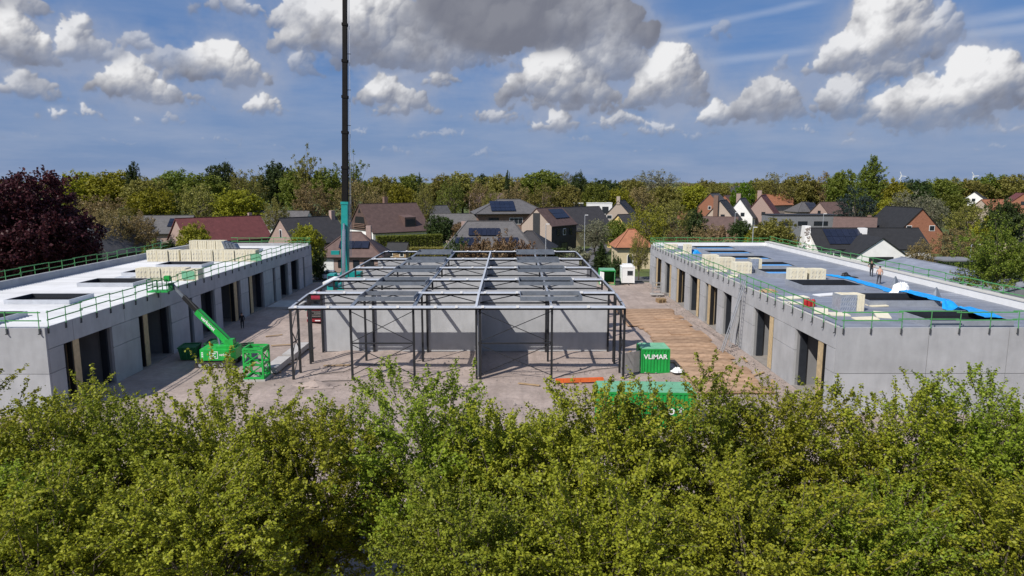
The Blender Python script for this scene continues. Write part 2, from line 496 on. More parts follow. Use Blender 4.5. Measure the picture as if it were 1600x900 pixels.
class MB:
    def __init__(s, off=(0, 0, 0)):
        s.v, s.f, s.off = [], [], Vector(off)

    def add(s, vs, fs):
        k = len(s.v)
        s.v += [tuple(Vector(v) - s.off) for v in vs]
        s.f += [tuple(i + k for i in f) for f in fs]
        return s

    def box(s, x0, y0, z0, x1, y1, z1):
        x0, x1 = min(x0, x1), max(x0, x1)
        y0, y1 = min(y0, y1), max(y0, y1)
        z0, z1 = min(z0, z1), max(z0, z1)
        return s.add([(x0, y0, z0), (x1, y0, z0), (x1, y1, z0), (x0, y1, z0), (x0, y0, z1), (x1, y0, z1), (x1, y1, z1), (x0, y1, z1)],
                     [(0, 3, 2, 1), (4, 5, 6, 7), (0, 1, 5, 4), (1, 2, 6, 5), (2, 3, 7, 6), (3, 0, 4, 7)])

    def hexa(s, b, t):                      # bottom 4, top 4 (ccw from above)
        return s.add(list(b) + list(t), [(0, 3, 2, 1), (4, 5, 6, 7), (0, 1, 5, 4), (1, 2, 6, 5), (2, 3, 7, 6), (3, 0, 4, 7)])

    def bar(s, p, q, w, h=None, up=(0, 0, 1)):
        p, q = Vector(p), Vector(q)
        h = w if h is None else h
        d = (q - p).normalized()
        u = Vector(up)
        if abs(d.dot(u)) > .98:
            u = Vector((0, 1, 0))
        a = d.cross(u).normalized() * (w / 2)
        b = a.cross(d).normalized() * (h / 2)
        return s.hexa([p - a - b, p + a - b, q + a - b, q - a - b], [p - a + b, p + a + b, q + a + b, q - a + b])

    def tube(s, pts, rad, n=8, cap=True):
        pts = [Vector(p) for p in pts]
        if isinstance(rad, (int, float)):
            rad = [rad] * len(pts)
        vs, fs = [], []
        for i, p in enumerate(pts):
            d = (pts[min(i + 1, len(pts) - 1)] - pts[max(i - 1, 0)]).normalized()
            u = Vector((0, 0, 1)) if abs(d.z) < .9 else Vector((1, 0, 0))
            a = d.cross(u).normalized()
            b = a.cross(d).normalized()
            for k in range(n):
                t = 2 * math.pi * k / n
                vs.append(p + (a * math.cos(t) + b * math.sin(t)) * rad[i])
        for i in range(len(pts) - 1):
            for k in range(n):
                fs.append((i * n + k, i * n + (k + 1) % n, (i + 1) * n + (k + 1) % n, (i + 1) * n + k))
        if cap:
            fs.append(tuple(range(n - 1, -1, -1)))
            fs.append(tuple((len(pts) - 1) * n + k for k in range(n)))
        return s.add(vs, fs)

    def extr(s, poly, vec):
        n = len(poly)
        vec = Vector(vec)
        vs = [Vector(p) for p in poly] + [Vector(p) + vec for p in poly]
        fs = [tuple(range(n - 1, -1, -1)), tuple(range(n, 2 * n))]
        fs += [(i, (i + 1) % n, n + (i + 1) % n, n + i) for i in range(n)]
        return s.add(vs, fs)

    def mesh(s, name, mat=None, smooth=False):
        me = bpy.data.meshes.new(name)
        me.from_pydata(s.v, [], s.f)
        me.validate()
        # consistent outward normals
        import bmesh
        bm = bmesh.new(); bm.from_mesh(me)
        bmesh.ops.recalc_face_normals(bm, faces=bm.faces)
        bm.to_mesh(me); bm.free()
        if smooth:
            me.polygons.foreach_set('use_smooth', [True] * len(me.polygons))
        if mat:
            me.materials.append(MATS[mat])
        return me


def ob(name, data, parent=None, loc=(0, 0, 0), rz=0.0, scale=None):
    o = bpy.data.objects.new(name, data)
    COL.objects.link(o)
    o.location = loc
    if rz:
        o.rotation_euler = (0, 0, rz)
    if scale:
        o.scale = scale
    if parent is not None:
        o.parent = parent
    return o


def part(name, mb, mat, parent=None, smooth=False, label=None):
    o = ob(name, mb.mesh(name, mat, smooth), parent)
    if label:
        o['label'] = label
    return o


def tag(o, label, cat, group=None, kind=None):
    o['label'], o['category'] = label, cat
    if group:
        o['group'] = group
    if kind:
        o['kind'] = kind
    return o


def thing(name, label, cat, loc=(0, 0, 0), rz=0.0, group=None):
    return tag(ob(name, None, None, loc, rz), label, cat, group)


def structure(name, mb, mat, label=None):
    o = part(name, mb, mat)
    o['kind'] = 'structure'
    if label:
        o['label'] = label
    return o


def copy_tree(o, parent=None):
    c = o.copy()
    COL.objects.link(c)
    c.parent = parent
    for ch in list(o.children):
        copy_tree(ch, c)
    return c


def bxm(name, sx, sy, sz, mat, z0=0.0):        # a shared box mesh centred in x and y
    return MB().box(-sx / 2, -sy / 2, z0, sx / 2, sy / 2, z0 + sz).mesh(name, mat)


def text_mesh(body, size, mat, shear=0.0, bold=0.0):
    cu = bpy.data.curves.new('lettering', 'FONT')
    cu.body, cu.size, cu.shear, cu.offset = body, size, shear, bold
    cu.align_x, cu.align_y = 'CENTER', 'CENTER'
    cu.extrude = .006
    o = bpy.data.objects.new('lettering', cu)
    COL.objects.link(o)
    dg = bpy.context.evaluated_depsgraph_get()
    me = bpy.data.meshes.new_from_object(o.evaluated_get(dg))
    bpy.data.objects.remove(o)
    me.materials.clear()
    me.materials.append(MATS[mat])
    return me


random.seed(7)
# ================================================================== THE SETTING: ground
ORD = ['first', 'second', 'third', 'fourth', 'fifth', 'sixth', 'seventh', 'eighth', 'ninth', 'tenth', 'eleventh', 'twelfth', 'thirteenth', 'fourteenth',
       'fifteenth', 'sixteenth', 'seventeenth', 'eighteenth', 'nineteenth', 'twentieth']


def ordw(i):
    if i < 20:
        return ORD[i]
    t = ['', '', 'twenty', 'thirty', 'forty', 'fifty', 'sixty', 'seventy', 'eighty', 'ninety'][(i + 1) // 10]
    r = (i + 1) % 10
    return (t[:-1] + 'ieth') if r == 0 else t + '-' + ORD[r - 1]


structure('ground', MB().add([(-9000, -400, -.03), (9000, -400, -.03), (9000, 14000, -.03), (-9000, 14000, -.03)], [(0, 1, 2, 3)]), 'grass')


def site():
    nx, ny = 150, 150
    xs, ys = np.linspace(-52, 46, nx), np.linspace(-6, 109.5, ny)
    X, Y = np.meshgrid(xs, ys)
    rng = np.random.RandomState(4)
    Z = np.zeros_like(X)
    for k in range(46):
        a, f, p = rng.uniform(0, 6.28), rng.uniform(.25, 2.4), rng.uniform(0, 6.28)
        Z += np.sin((X * math.cos(a) + Y * math.sin(a)) * f + p) * .05 / (f + .6) ** 1.1
    # wheel ruts down the court
    for cx in (-27.2, -26.3, -24.4, -22.9, -21.6, 11.6, 12.9):
        Z -= .05 * np.exp(-((X - cx - .6 * np.sin(Y * .08)) / .28) ** 2)
    Z += .015 * rng.randn(*Z.shape)
    flat = ((X > 21.6) | (X < -31.0)) & (Y > 45)
    Z = np.where(flat, 0, Z)
    Z = np.clip(Z * .7, -.02, .16) + .004
    v = np.stack([X, Y, Z], -1).reshape(-1, 3)
    f = [(j * nx + i, j * nx + i + 1, (j + 1) * nx + i + 1, (j + 1) * nx + i) for j in range(ny - 1) for i in range(nx - 1)]
    me = bpy.data.meshes.new('site_ground')
    me.from_pydata(v.tolist(), [], f)
    me.polygons.foreach_set('use_smooth', [True] * len(me.polygons))
    me.materials.append(MATS['sand'])
    o = ob('site_ground', me)
    o['kind'] = 'structure'
    o['label'] = 'pinkish sandy ground of the building site'


site()
# streets behind the site
structure('street', MB().add([(-260, 110.2, .01), (60, 110.2, .01), (60, 116.2, .01), (-260, 116.2, .01)], [(0, 1, 2, 3)]), 'asphalt')
pts = [(14.5, 116.2), (15.5, 130), (18, 150), (24, 175), (34, 205), (46, 240)]
mb = MB()
for i in range(len(pts) - 1):
    (a, b), (c, d) = pts[i], pts[i + 1]
    mb.add([(a - 2.8, b, .014), (a + 2.8, b, .014), (c + 2.8, d, .014), (c - 2.8, d, .014)], [(0, 1, 2, 3)])
structure('side_street', mb, 'asphalt')
structure('pavement', MB().box(-110, 116.2, -.02, 11.5, 118.2, .12), 'paving')
# loose stones on the site ground
rng = np.random.RandomState(11)
mb = MB()
for k in range(2600):
    if k % 2:
        x, y = rng.uniform(20.0, 22.2), rng.uniform(46, 107)
    else:
        x, y = rng.uniform(-19, 14), rng.uniform(44, 63)
    if 13.5 < x < 20.4 and y > 50:
        continue
    s = rng.uniform(.03, .10) * (1.8 if rng.rand() < .06 else 1)
    c = Vector((x, y, .02 + s * .3))
    q = [c + Vector((rng.uniform(.6, 1) * s * a, rng.uniform(.6, 1) * s * b, rng.uniform(.5, .9) * s * e)) for a, b, e in ((1, 0, 0), (0, 1, 0), (-1, 0, 0), (0, -1, 0), (0, 0, 1))]
    mb.add(q, [(0, 1, 4), (1, 2, 4), (2, 3, 4), (3, 0, 4)])
o = part('gravel', mb, 'rubble')
tag(o, 'loose stones and rubble strewn over the sandy site', 'gravel', kind='stuff')

# ================================================================== THE TWO FINISHED ROWS OF GARAGE UNITS
Y0, Y1 = 45.8, 108.4
ZT, ZL, ZM, ZD = 6.2, 4.66, 2.95, 6.04          # panel top, lintel underside, mid joint, roof deck
POSTM = {}


def hall(name, label, fx, ox, openings, ends, posts, jointsx, decks):
    s = 1 if ox > fx else -1                     # into the building
    T = .2
    root = thing(name, label, 'building', (fx, Y0, 0))
    O = root.location

    def pan(y0, y1, z0, z1):
        part('concrete_panel', MB(O).box(fx, y0 + .018, z0 + .018, fx + s * T, y1 - .018, z1 - .018), 'concrete', root)
    # court facade: solid piers between the openings, in two courses, under a line of lintel panels
    edges = [Y0] + [e for o_ in openings for e in o_] + [Y1]
    for i in range(0, len(edges), 2):
        a, b = edges[i], edges[i + 1]
        pan(a, b, 0, ZM)
        pan(a, b, ZM, ZL)
    for i in range(0, len(edges), 2):            # reveals: return wall behind each pier end
        a, b = edges[i], edges[i + 1]
        if b - a > .8:
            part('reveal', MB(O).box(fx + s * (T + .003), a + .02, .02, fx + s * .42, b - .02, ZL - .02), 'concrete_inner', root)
    js = [Y0] + [y for y in jointsx] + [Y1]
    for a, b in zip(js[:-1], js[1:]):
        pan(a, b, ZL, ZT)
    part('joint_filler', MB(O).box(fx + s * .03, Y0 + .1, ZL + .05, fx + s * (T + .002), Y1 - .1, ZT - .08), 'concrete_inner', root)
    # end wall towards the camera and the far end
    xs = [fx + s * .004] + ends + [ox]
    for a, b in zip(xs[:-1], xs[1:]):
        for z0, z1 in ((0, ZM), (ZM, ZT)):
            part('concrete_panel', MB(O).box(a + s * .02, Y0 - .16, z0 + .018, b - s * .02, Y0 + .04, z1 - .018), 'concrete', root)
    part('joint_filler', MB(O).box(fx + s * .2, Y0 - .10, .1, ox - s * .2, Y0 + .06, ZT - .1), 'dark_inside', root)
    part('wall', MB(O).box(fx, Y1, 0, ox, Y1 + .2, ZT), 'concrete', root)
    part('wall', MB(O).box(ox - s * .2, Y0 + .06, 0, ox, Y1 - .01, ZT), 'concrete', root)
    part('floor', MB(O).box(fx + s * .01, Y0 + .1, 0, ox - s * .3, Y1 - .1, .10), 'floor_screed', root)
    for i in range(2, len(edges) - 1, 2):        # cross walls between the units
        a, b = edges[i], edges[i + 1]
        if b - a > 1.6:
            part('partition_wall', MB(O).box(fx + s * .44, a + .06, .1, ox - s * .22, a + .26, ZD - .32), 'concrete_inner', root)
    for (a, b) in openings:                      # dark strip standing in for the shaded recess at each wide opening's far side
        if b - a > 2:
            part('recess_shade', MB(O).box(fx + s * .425, b - .16, .1, fx + s * .95, b + .04, ZL + .3), 'dark_inside', root)
    for (a, b) in posts:
        part('insulation_post', MB(O).box(fx + s * .06, a, .05, fx + s * .62, b + .2, ZL - .004), 'insulation_end', root)
        part('post_lining', MB(O).box(fx + s * .10, a - .12, .05, fx + s * .46, a - .003, ZL - .004), 'plastic_black', root)
    return root, O, s


OPR = [(47.1, 52.4), (56.8, 61.7), (65.3, 66.1), (68.0, 70.9), (72.8, 77.6), (79.6, 84.6), (86.6, 91.6), (94.0, 98.4), (100.4, 105.2)]
PSR = [(47.75, 48.3), (57.1, 57.7), (75.6, 76.2), (80.2, 80.8), (90.1, 90.7), (94.4, 95.0), (103.2, 103.8)]
OPL = [(47.4, 53.3), (57.3, 62.8), (66.3, 67.2), (69.1, 72.4), (74.1, 79.5), (81.9, 87.0), (90.5, 91.5), (93.5, 96.8), (98.2, 101.8), (103.9, 104.7)]
PSL = [(48.5, 49.0), (58.1, 58.6), (77.7, 78.3), (82.5, 83.1)]
RX, RO, LX, LO = 22.4, 41.0, -31.7, -48.2

rb, RBO, _ = hall('garage_building', 'long grey concrete garage row with dark roof sheeting, beside the brown road mats', RX, RO, OPR, [28.7, 34.2, 39.6], PSR, [53.0, 63.9, 75.0, 86.0, 97.0], 0)
lb, LBO, _ = hall('garage_building', 'long grey concrete garage row with white metal roof deck, behind the green boom lift', LX, LO, OPL, [-37.6, -43.2], PSL, [48.6, 55.2, 61.0, 66.9, 72.6, 78.4, 84.2, 90.0, 96.0, 102.0], 0)

# right-hand roof: dark sheeting in strips, white upstand round the far and outer edge
for i in range(12):
    a, b = Y0 + .06 + i * 5.2, min(Y0 + .06 + (i + 1) * 5.2, Y1)
    part('roof_sheet', MB(RBO).box(RX + .21, a + .01, ZD - .3, RO - .45, b - .01, ZD + (.004 if i % 2 else 0)), 'membrane', rb)
for i in range(59):                                        # lap seams between the roll widths
    part('seam', MB(RBO).box(RX + .25, Y0 + 1.0 + i * 1.05, ZD - .05, RO - .46, Y0 + 1.05 + i * 1.05, ZD + .010), 'seam', rb)
part('edge_trim', MB(RBO).box(RX - .01, Y0 + .05, ZT, RX + .24, Y1, ZT + .03), 'coping', rb)
part('parapet', MB(RBO).box(RO - .44, Y0 + .06, ZD - .3, RO - .01, Y1, ZD + .62), 'white_sheet', rb)
part('coping', MB(RBO).box(RO - .50, Y0 + .06, ZD + .624, RO + .45, Y1 + .1, ZD + .70), 'coping', rb)
part('parapet', MB(RBO).box(RX + .3, Y1 - .3, ZD + .01, RO - .46, Y1 - .02, ZD + .5), 'white_sheet', rb)
# left-hand roof: white trapezoidal deck, ribs across the building
x0, x1 = LX - .21, LO + .42
for k in range(59):                                        # steel sheets, three ribs each
    mb = MB(LBO)
    pz = []
    for i in range(3):
        y = Y0 + .08 + (k * 3 + i) * .353
        pz += [(y, ZD), (y + .20, ZD), (y + .225, ZD + .05), (y + .33, ZD + .05)]
    pz.append((pz[-1][0] + .02, ZD + (.004 if k % 2 else .01)))
    mb.add([(x0, y, z) for y, z in pz] + [(x1, y, z) for y, z in pz], [(i, i + 1, len(pz) + i + 1, len(pz) + i) for i in range(len(pz) - 1)])
    part('deck_sheet', mb, 'deck_white', lb)
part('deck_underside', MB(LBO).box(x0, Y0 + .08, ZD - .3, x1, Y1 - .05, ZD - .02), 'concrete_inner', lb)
part('parapet', MB(LBO).box(LO + .41, Y0 + .06, ZD - .3, LO + .01, Y1, ZD + .75), 'concrete', lb)
part('parapet', MB(LBO).box(LX - .3, Y1 - .25, ZD + .06, LO + .43, Y1 - .02, ZD + .45), 'concrete', lb)
part('edge_trim', MB(LBO).box(LX + .01, Y0 + .05, ZT, LX - .10, Y1, ZT + .02), 'galvanised', lb)


def curb(mb, x0, x1, y0, y1, z, h, t=.10):
    mb.box(x0, y0, z, x1, y0 + t, z + h)
    mb.box(x0, y1 - t, z, x1, y1, z + h)
    mb.box(x0, y0 + t + .002, z, x0 + t, y1 - t - .002, z + h)
    mb.box(x1 - t, y0 + t + .002, z, x1, y1 - t - .002, z + h)
    return mb


def skylight(root, O, x0, x1, y0, y1, z, h, mat, well=True):
    c = part('skylight_curb', curb(MB(O), x0, x1, y0, y1, z, h), mat, root)
    if well:
        part('skylight_opening', MB(O).box(x0 + .12, y0 + .12, z - .1, x1 - .12, y1 - .12, z + .02), 'plastic_black', c)  # black slab stands in for the dark interior below
        part('dark_inside', curb(MB(O), x0 + .103, x1 - .103, y0 + .103, y1 - .103, z + .025, h - .035, .02), 'dark_inside', c)  # near-black inner faces added to darken the opening
    return c


for i, yc in enumerate((48.4, 56.6, 64.9, 73.4, 80.2, 87.2, 94.2, 101.2)):
    xa = 29.2 if i < 2 else 27.3
    skylight(rb, RBO, xa, xa + 5.8, yc - 2.0, yc + 2.0, ZD, .46, 'curb_grey')
for i, yc in enumerate((48.9, 57.2, 66.8, 74.4, 81.6, 90.0, 98.5)):
    skylight(lb, LBO, -41.7, -36.3, yc - 1.7, yc + 1.7, ZD + .03, .38, 'zinc_plate')

# ------------------------------------------------------------------ green guard rails along the roof edges
pm = MB().box(-.022, -.022, -.05, .022, .022, 1.16).mesh('post', 'rail_green')
hk = MB().box(-.03, -.045, -.36, .03, .045, -.03).box(-.03, -.045, -.42, .12, .045, -.362).mesh('clamp', 'hook_steel')


def guardrail(label, p, q, step, seg, off, seed, zb=6.2):
    p, q = Vector(p), Vector(q)
    rng_ = random.Random(seed)
    L = (q - p).length
    d = (q - p) / L
    ang = math.atan2(d.y, d.x)
    root = thing('guard_rail', label, 'guard rail', (p.x, p.y, zb), 0, 'green roof guard rails')
    n = int(L / step)
    for i in range(n + 1):
        c = d * (i * step + rng_.uniform(-.06, .06))
        po = ob('post', pm, root, (c.x, c.y, 0), ang)
        ob('clamp', hk, po, (0, 0, -.02), math.pi / 2)
        po.rotation_euler = (rng_.uniform(-.02, .02), rng_.uniform(-.02, .02), ang)
    k = 0.0
    i = 0
    while k < L - .3:
        e = min(k + seg, L)
        for z in (.52, 1.06):
            dz = (.07 if i % 2 else 0) + rng_.uniform(-.02, .02)
            side = Vector((-d.y, d.x, 0)) * (.035 if i % 2 else -.035)
            a, b = d * (k - .12) + side, d * (e + .12) + side
            mb_ = MB().bar((a.x, a.y, z + dz), (b.x, b.y, z + dz + rng_.uniform(-.02, .02)), .045, .075)
            part('rail', mb_, 'rail_green', root)
        k = e
        i += 1


guardrail('green guard rail along the court edge of the dark roof', (RX - .07, Y0 + .1, 0), (RX - .07, Y1, 0), 1.78, 3.56, 0, 1)
guardrail('green guard rail along the front edge of the dark roof', (RX + .3, Y0 - .23, 0), (RO, Y0 - .23, 0), 2.0, 3.9, 0, 2)
guardrail('green guard rail along the outer edge of the dark roof, before the grey shed', (RO + .3, Y0 + .1, 0), (RO + .3, Y1, 0), 2.6, 2.6, 0, 3, 6.4)
guardrail('green guard rail across the far end of the dark roof', (RX + .2, Y1 + .1, 0), (RO, Y1 + .1, 0), 1.9, 3.8, 0, 4)
guardrail('green guard rail along the court edge of the white roof, behind the lift basket', (LX + .07, Y0 + .1, 0), (LX + .07, Y1, 0), 1.85, 3.7, 0, 5)
guardrail('short green guard rail along the front edge of the white roof', (LX - .3, Y0 - .23, 0), (LO, Y0 - .23, 0), 2.3, 4.4, 0, 6)
guardrail('green guard rail along the outer edge of the white roof by the copper beech', (LO - .05, Y0 + .1, 0), (LO - .05, 96, 0), 2.1, 4.2, 0, 7, 6.6)
guardrail('green guard rail across the far end of the white roof', (LX - .2, Y1 + .1, 0), (LO + 4, Y1 + .1, 0), 1.9, 3.8, 0, 8)

# ================================================================== THE STEEL-FRAMED HALL IN THE MIDDLE
CX0, CX1 = -17.8, 9.3
LINES = [54.4, 59.9, 68.3, 78.0, 87.0, 96.6]
ZLN = [6.0, 6.28, 6.28, 6.28, 6.28, 6.28]
WALLS = [63.6, 72.4, 82.0, 91.4]
RAFT = [-17.8, -12.95, -7.85, -2.75, 3.4, 9.3]
ZR = 6.0
sf = thing('steel_frame_hall', 'unfinished black steel frame with concrete cross walls, between the two garage rows', 'building', (-4.2, 54.4, 0))
SO = sf.location


def SP(name, mb, mat='black_steel', parent=None):
    return part(name, mb, mat, parent or sf)


for y in WALLS:                                           # concrete cross walls, one panel per bay
    for a, b in zip(RAFT[:-1], RAFT[1:]):
        SP('concrete_panel', MB(SO).box(a + .012, y, .05, b - .012, y + .18, ZR - .06), 'concrete')
for a, b in ((55.1, 63.58), (63.8, 72.38), (72.6, 81.98), (82.2, 91.38), (91.6, 98.6)):       # spine wall
    SP('spine_wall', MB(SO).box(-2.84, a, .02, -2.66, b, ZR - .05), 'concrete')
W = .17
for i, y in enumerate(LINES):
    ZR = ZLN[i]
    for j, x in enumerate(RAFT):
        SP('column', MB(SO).box(x - W / 2, y - W / 2, 0, x + W / 2, y + W / 2, ZR - .1))
for y in WALLS[:1]:
    for x in RAFT:
        SP('column', MB(SO).box(x - W / 2, y - .25, 0, x + W / 2, y - .06, ZR - .02))
for x in (CX0, CX1):
    for y in (56.3, 59.3):
        SP('column', MB(SO).box(x - W / 2, y - W / 2, 0, x + W / 2, y + W / 2, ZR - .1))
for i, y in enumerate(LINES):                             # flat edge plates with beams under them
    segs = RAFT
    ZR = ZLN[i]
    for a, b in zip(segs[:-1], segs[1:]):
        SP('edge_plate', MB(SO).box(a + .01, y - .52, ZR + .02, b - .01, y + .46, ZR + .06), 'zinc_plate')
    ZR = ZLN[i]
    SP('beam', MB(SO).box(CX0, y - .1, ZR - .2, CX1, y + .1, ZR + .016))
    if i:
        SP('lower_chord', MB(SO).box(CX0, y - .06, ZR - .95, CX1, y + .06, ZR - .83))
        for a, b in zip(RAFT[:-1], RAFT[1:]):
            q = (a + b) / 2
            SP('web_member', MB(SO).bar((a + .1, y, ZR - .84), (q, y, ZR - .2), .075))
            SP('web_member', MB(SO).bar((q, y, ZR - .2), (b - .1, y, ZR - .84), .075))
for j, x in enumerate(RAFT):                              # rafters run from line to line
    for k in range(5):
        a, b, za, zb = LINES[k], LINES[k + 1], ZLN[k], ZLN[k + 1]

        def run(name, w, h, dz, dx, g0, g1, m):
            SP(name, MB(SO).bar((x + dx, a + g0, za + dz), (x + dx, b - g1, zb + dz), w, h), m)
        if j == 3:
            run('ridge_cap', .19, .07, .10, 0, 0, .01, 'zinc_plate')
        run('rafter', .16, .2, -.1, 0, .11, .11, 'galvanised' if j == 4 else 'black_steel')
        if j in (1, 2):
            run('rafter_flange', .30, .03, .02, 0, .47, .53, 'curb_steel')
        if j in (0, 5):
            run('edge_angle', .18, .05, .03, .03, .47, .53, 'galvanised')
cl = MB().box(-.11, -.10, 0, .11, .10, .16).mesh('clip', 'white_paint')
for i, y in enumerate(LINES):
    for x in (-17.2, -14.6, -11.2, -9.0, -6.0, -4.3, -2.2, .6, 3.3, 6.3):
        o = ob('clip', cl, sf, Vector((x, y - .45, ZLN[i] + .06)) - SO)
for i, y in enumerate(LINES[1:]):
    for x0, x1 in ((-12.75, -8.05), (.85, 6.05)):
        yb, ya = y - .62, y - 4.0 + (.4 if i == 0 else 0)
        c = part('skylight_curb', curb(MB(SO), x0, x1, ya, yb, 6.2 if i == 0 else 6.31, .36, .06), 'curb_steel', sf)


ZR = 6.0


def brace(x0, x1, y, z0, z1):
    SP('brace', MB(SO).bar((x0, y, z0), (x1, y, z1), .055))
    SP('brace', MB(SO).bar((x0, y - .06, z1), (x1, y - .06, z0), .055))


for x0, x1 in ((-12.95, -7.85), (-2.6, 3.4)):
    brace(x0, x1, 54.4, .35, 2.95)
    brace(x0, x1, 54.4, 3.1, 5.7)
    SP('strut', MB(SO).bar((x0, 54.4, 3.03), (x1, 54.4, 3.03), .11))
for x in (CX0, CX1):
    for z0, z1 in ((.2, 2.0), (2.0, 4.0), (4.0, 5.8)):
        SP('brace', MB(SO).bar((x, 54.4, z0), (x, 56.3, z1), .06))
    SP('brace', MB(SO).bar((x + .05, 54.4, 4.0), (x + .05, 56.3, 2.0), .06))
    SP('strut', MB(SO).bar((x, 54.4, 3.0), (x, 56.3, 3.0), .07))
SP('column', MB(SO).box(-2.55, 54.3, 0, -2.35, 54.55, ZR - .1))
SP('edge_plate', MB(SO).bar(at(509, 443, 76), at(527, 434, 80), .7, .3), 'white_paint')

# ================================================================== BROWN ROAD MATS
rm = random.Random(3)
k = 0
y = 50.2
while y < 84.5:
    sh = .9 * math.sin((y - 50) * .06)
    x0 = 14.4 + rm.uniform(-.4, .4) + (-.9 if y > 74 else 0)
    o = part('road_mat', MB((17.3, y, 0)).box(x0, y, .10, 20.2 + rm.uniform(-.4, .35), y + 1.36, .23 + rm.uniform(-.03, .03)), 'mat_wood')
    o.location = (17.3, y, 0)
    o.rotation_euler.z = rm.uniform(-.016, .016)
    tag(o, f'brown timber road mat across the court, {ordw(k)} from the near end of the row', 'road mat', 'timber road mats in the court')
    y += 1.45
    k += 1
for i, (px, py) in enumerate(((1038, 497), (1062, 520))):
    d = ray(px, py); t = (.3 - CAM_H) / d.z
    x, y = d.x * t, d.y * t
    o = part('cover_plate', MB((x, y, 0)).box(x - 1.05, y - .8, .262, x + 1.05, y + .8, .33), 'mat_wood')
    o.location = (x, y, 0)
    tag(o, ('square brown plate lying on the road mats, farther of the two', 'square brown plate lying on the road mats, nearer of the two')[i], 'plate', 'plates lying on the mats')

# ================================================================== CLUTTER ON THE GROUND


def mound(label, x, y, rx, ry, h, seed):
    rg = np.random.RandomState(seed)
    V, F, n, m = [], [], 18, 6
    for j in range(m + 1):
        f = j / m
        for k in range(n):
            t = 2 * math.pi * k / n
            q = f * (1 + .12 * rg.randn())
            V.append((math.cos(t) * rx * q, math.sin(t) * ry * q, h * (1 - f) ** 1.3 * (1 + .15 * rg.randn()) - .02))
    for j in range(m):
        for k in range(n):
            F.append((j * n + k, (j + 1) * n + k, (j + 1) * n + (k + 1) % n, j * n + (k + 1) % n))
    o = part('sand_heap', MB().add(V, F), 'sand', None, True)
    o.location = (x, y, .04)
    tag(o, label, 'sand heap', 'sand heaps')


mound('low sand heap at the front left foot of the steel frame', -15.6, 52.6, 1.8, 1.0, .45, 1)
mound('low sand heap in front of the middle of the steel frame', -6.0, 52.0, 2.6, 1.2, .4, 2)
mound('low sand heap by the front right foot of the steel frame', 7.4, 51.0, 2.2, 1.0, .4, 3)
mound('long low sand heap beside the garages and the road mats', 21.2, 70.0, .6, 6.0, .25, 4)
rc = random.Random(9)
for i, (x, y, L, a) in enumerate(((21.0, 52.8, 2.2, 70), (20.9, 55.6, 1.6, 40), (21.3, 60.4, 1.9, 85), (-22.6, 66.0, 2.0, 15), (-15.2, 58.4, 2.4, 5), (11.0, 62.5, 2.0, 60), (-24.8, 70.2, 1.7, 30), (1.5, 52.6, 1.8, -20))):
    o = part('plank', MB().box(-L / 2, -.11, .03, L / 2, .11, .09), 'timber')
    o.location = (x, y, .05)
    o.rotation_euler.z = R(a)
    tag(o, ('weathered plank by the near corner pier of the dark-roofed row', 'short plank before the first pier of the dark-roofed row', 'plank before the second opening of the dark-roofed row', 'plank lying in the left court behind the concrete beams', 'plank lying inside the front bay of the steel frame', 'plank between steel frame and road mats',
            'short plank in the left court near the red lorry', 'plank in front of the braced right bay of the frame')[i], 'plank', 'planks on the ground')
for i, pts in enumerate(([(-16.5, 55.5), (-14.2, 56.4), (-13.0, 58.6), (-9.5, 59.0), (-7.8, 60.4)], [(-17.0, 53.2), (-12.4, 54.0), (-8.8, 52.9), (-5.0, 55.2)], [(4.2, 55.0), (7.0, 56.8), (9.9, 58.0), (10.6, 61.0)])):
    mb = MB()
    path = []
    V = [Vector((a, b, .085)) for a, b in pts]
    for k in range(len(V) - 1):
        for t in range(6):
            q = V[k].lerp(V[k + 1], t / 6)
            path.append(q + Vector((rc.uniform(-.08, .08), rc.uniform(-.08, .08), 0)) - V[0])
    path.append(V[-1] - V[0])
    o = part('cable', mb.tube(path, .03, 5), 'plastic_black')
    o.location = V[0]
    tag(o, ('black cable winding over the sand inside the front left bay', 'black cable on the sand before the front columns', 'black cable on the sand at the right end of the front bay')[i], 'cable', 'cables on the ground')
pal = thing('pallet_stack', 'small stack of timber pallets beside the garages near the trestle', 'pallets', (20.3, 90.5, 0), R(12))
for k in range(4):
    for j in range(5):
        part('board', MB().box(-.6, -.5 + j * .22, .11 + k * .15, .6, -.38 + j * .22, .135 + k * .15), 'timber', pal)
    for j in (-.5, 0, .5):
        part('block', MB().box(j - .05, -.5, .02 + k * .15, j + .05, .5, .108 + k * .15), 'timber', pal)
# ================================================================== TREES


def np_mesh(name, V, F, mat, nper=4, smooth=False):
    me = bpy.data.meshes.new(name)
    nv, nf = len(V), len(F)
    me.vertices.add(nv)
    me.vertices.foreach_set('co', np.asarray(V, np.float32).ravel())
    me.loops.add(nf * nper)
    me.loops.foreach_set('vertex_index', np.asarray(F, np.int32).ravel())
    me.polygons.add(nf)
    me.polygons.foreach_set('loop_start', np.arange(0, nf * nper, nper, dtype=np.int32))
    me.polygons.foreach_set('loop_total', np.full(nf, nper, np.int32))
    me.update(calc_edges=True)
    if mat:
        me.materials.append(MATS[mat])
    return me


def unit(a):
    return a / np.maximum(np.linalg.norm(a, axis=-1, keepdims=True), 1e-9)


def leaf_arrays(C, N, L, W, rng):
    n = len(C)
    T = unit(np.cross(N, unit(rng.randn(n, 3))))
    B = np.cross(N, T)
    L, W = L[:, None], W[:, None]
    fold = N * (L * .14)
    V = np.stack([C + T * L * .5 - fold * .6, C + B * W * .5 + fold, C - T * L * .5 - fold * .6, C - B * W * .5 + fold], 1).reshape(-1, 3)
    F = np.arange(n * 4).reshape(-1, 4)
    return V, F


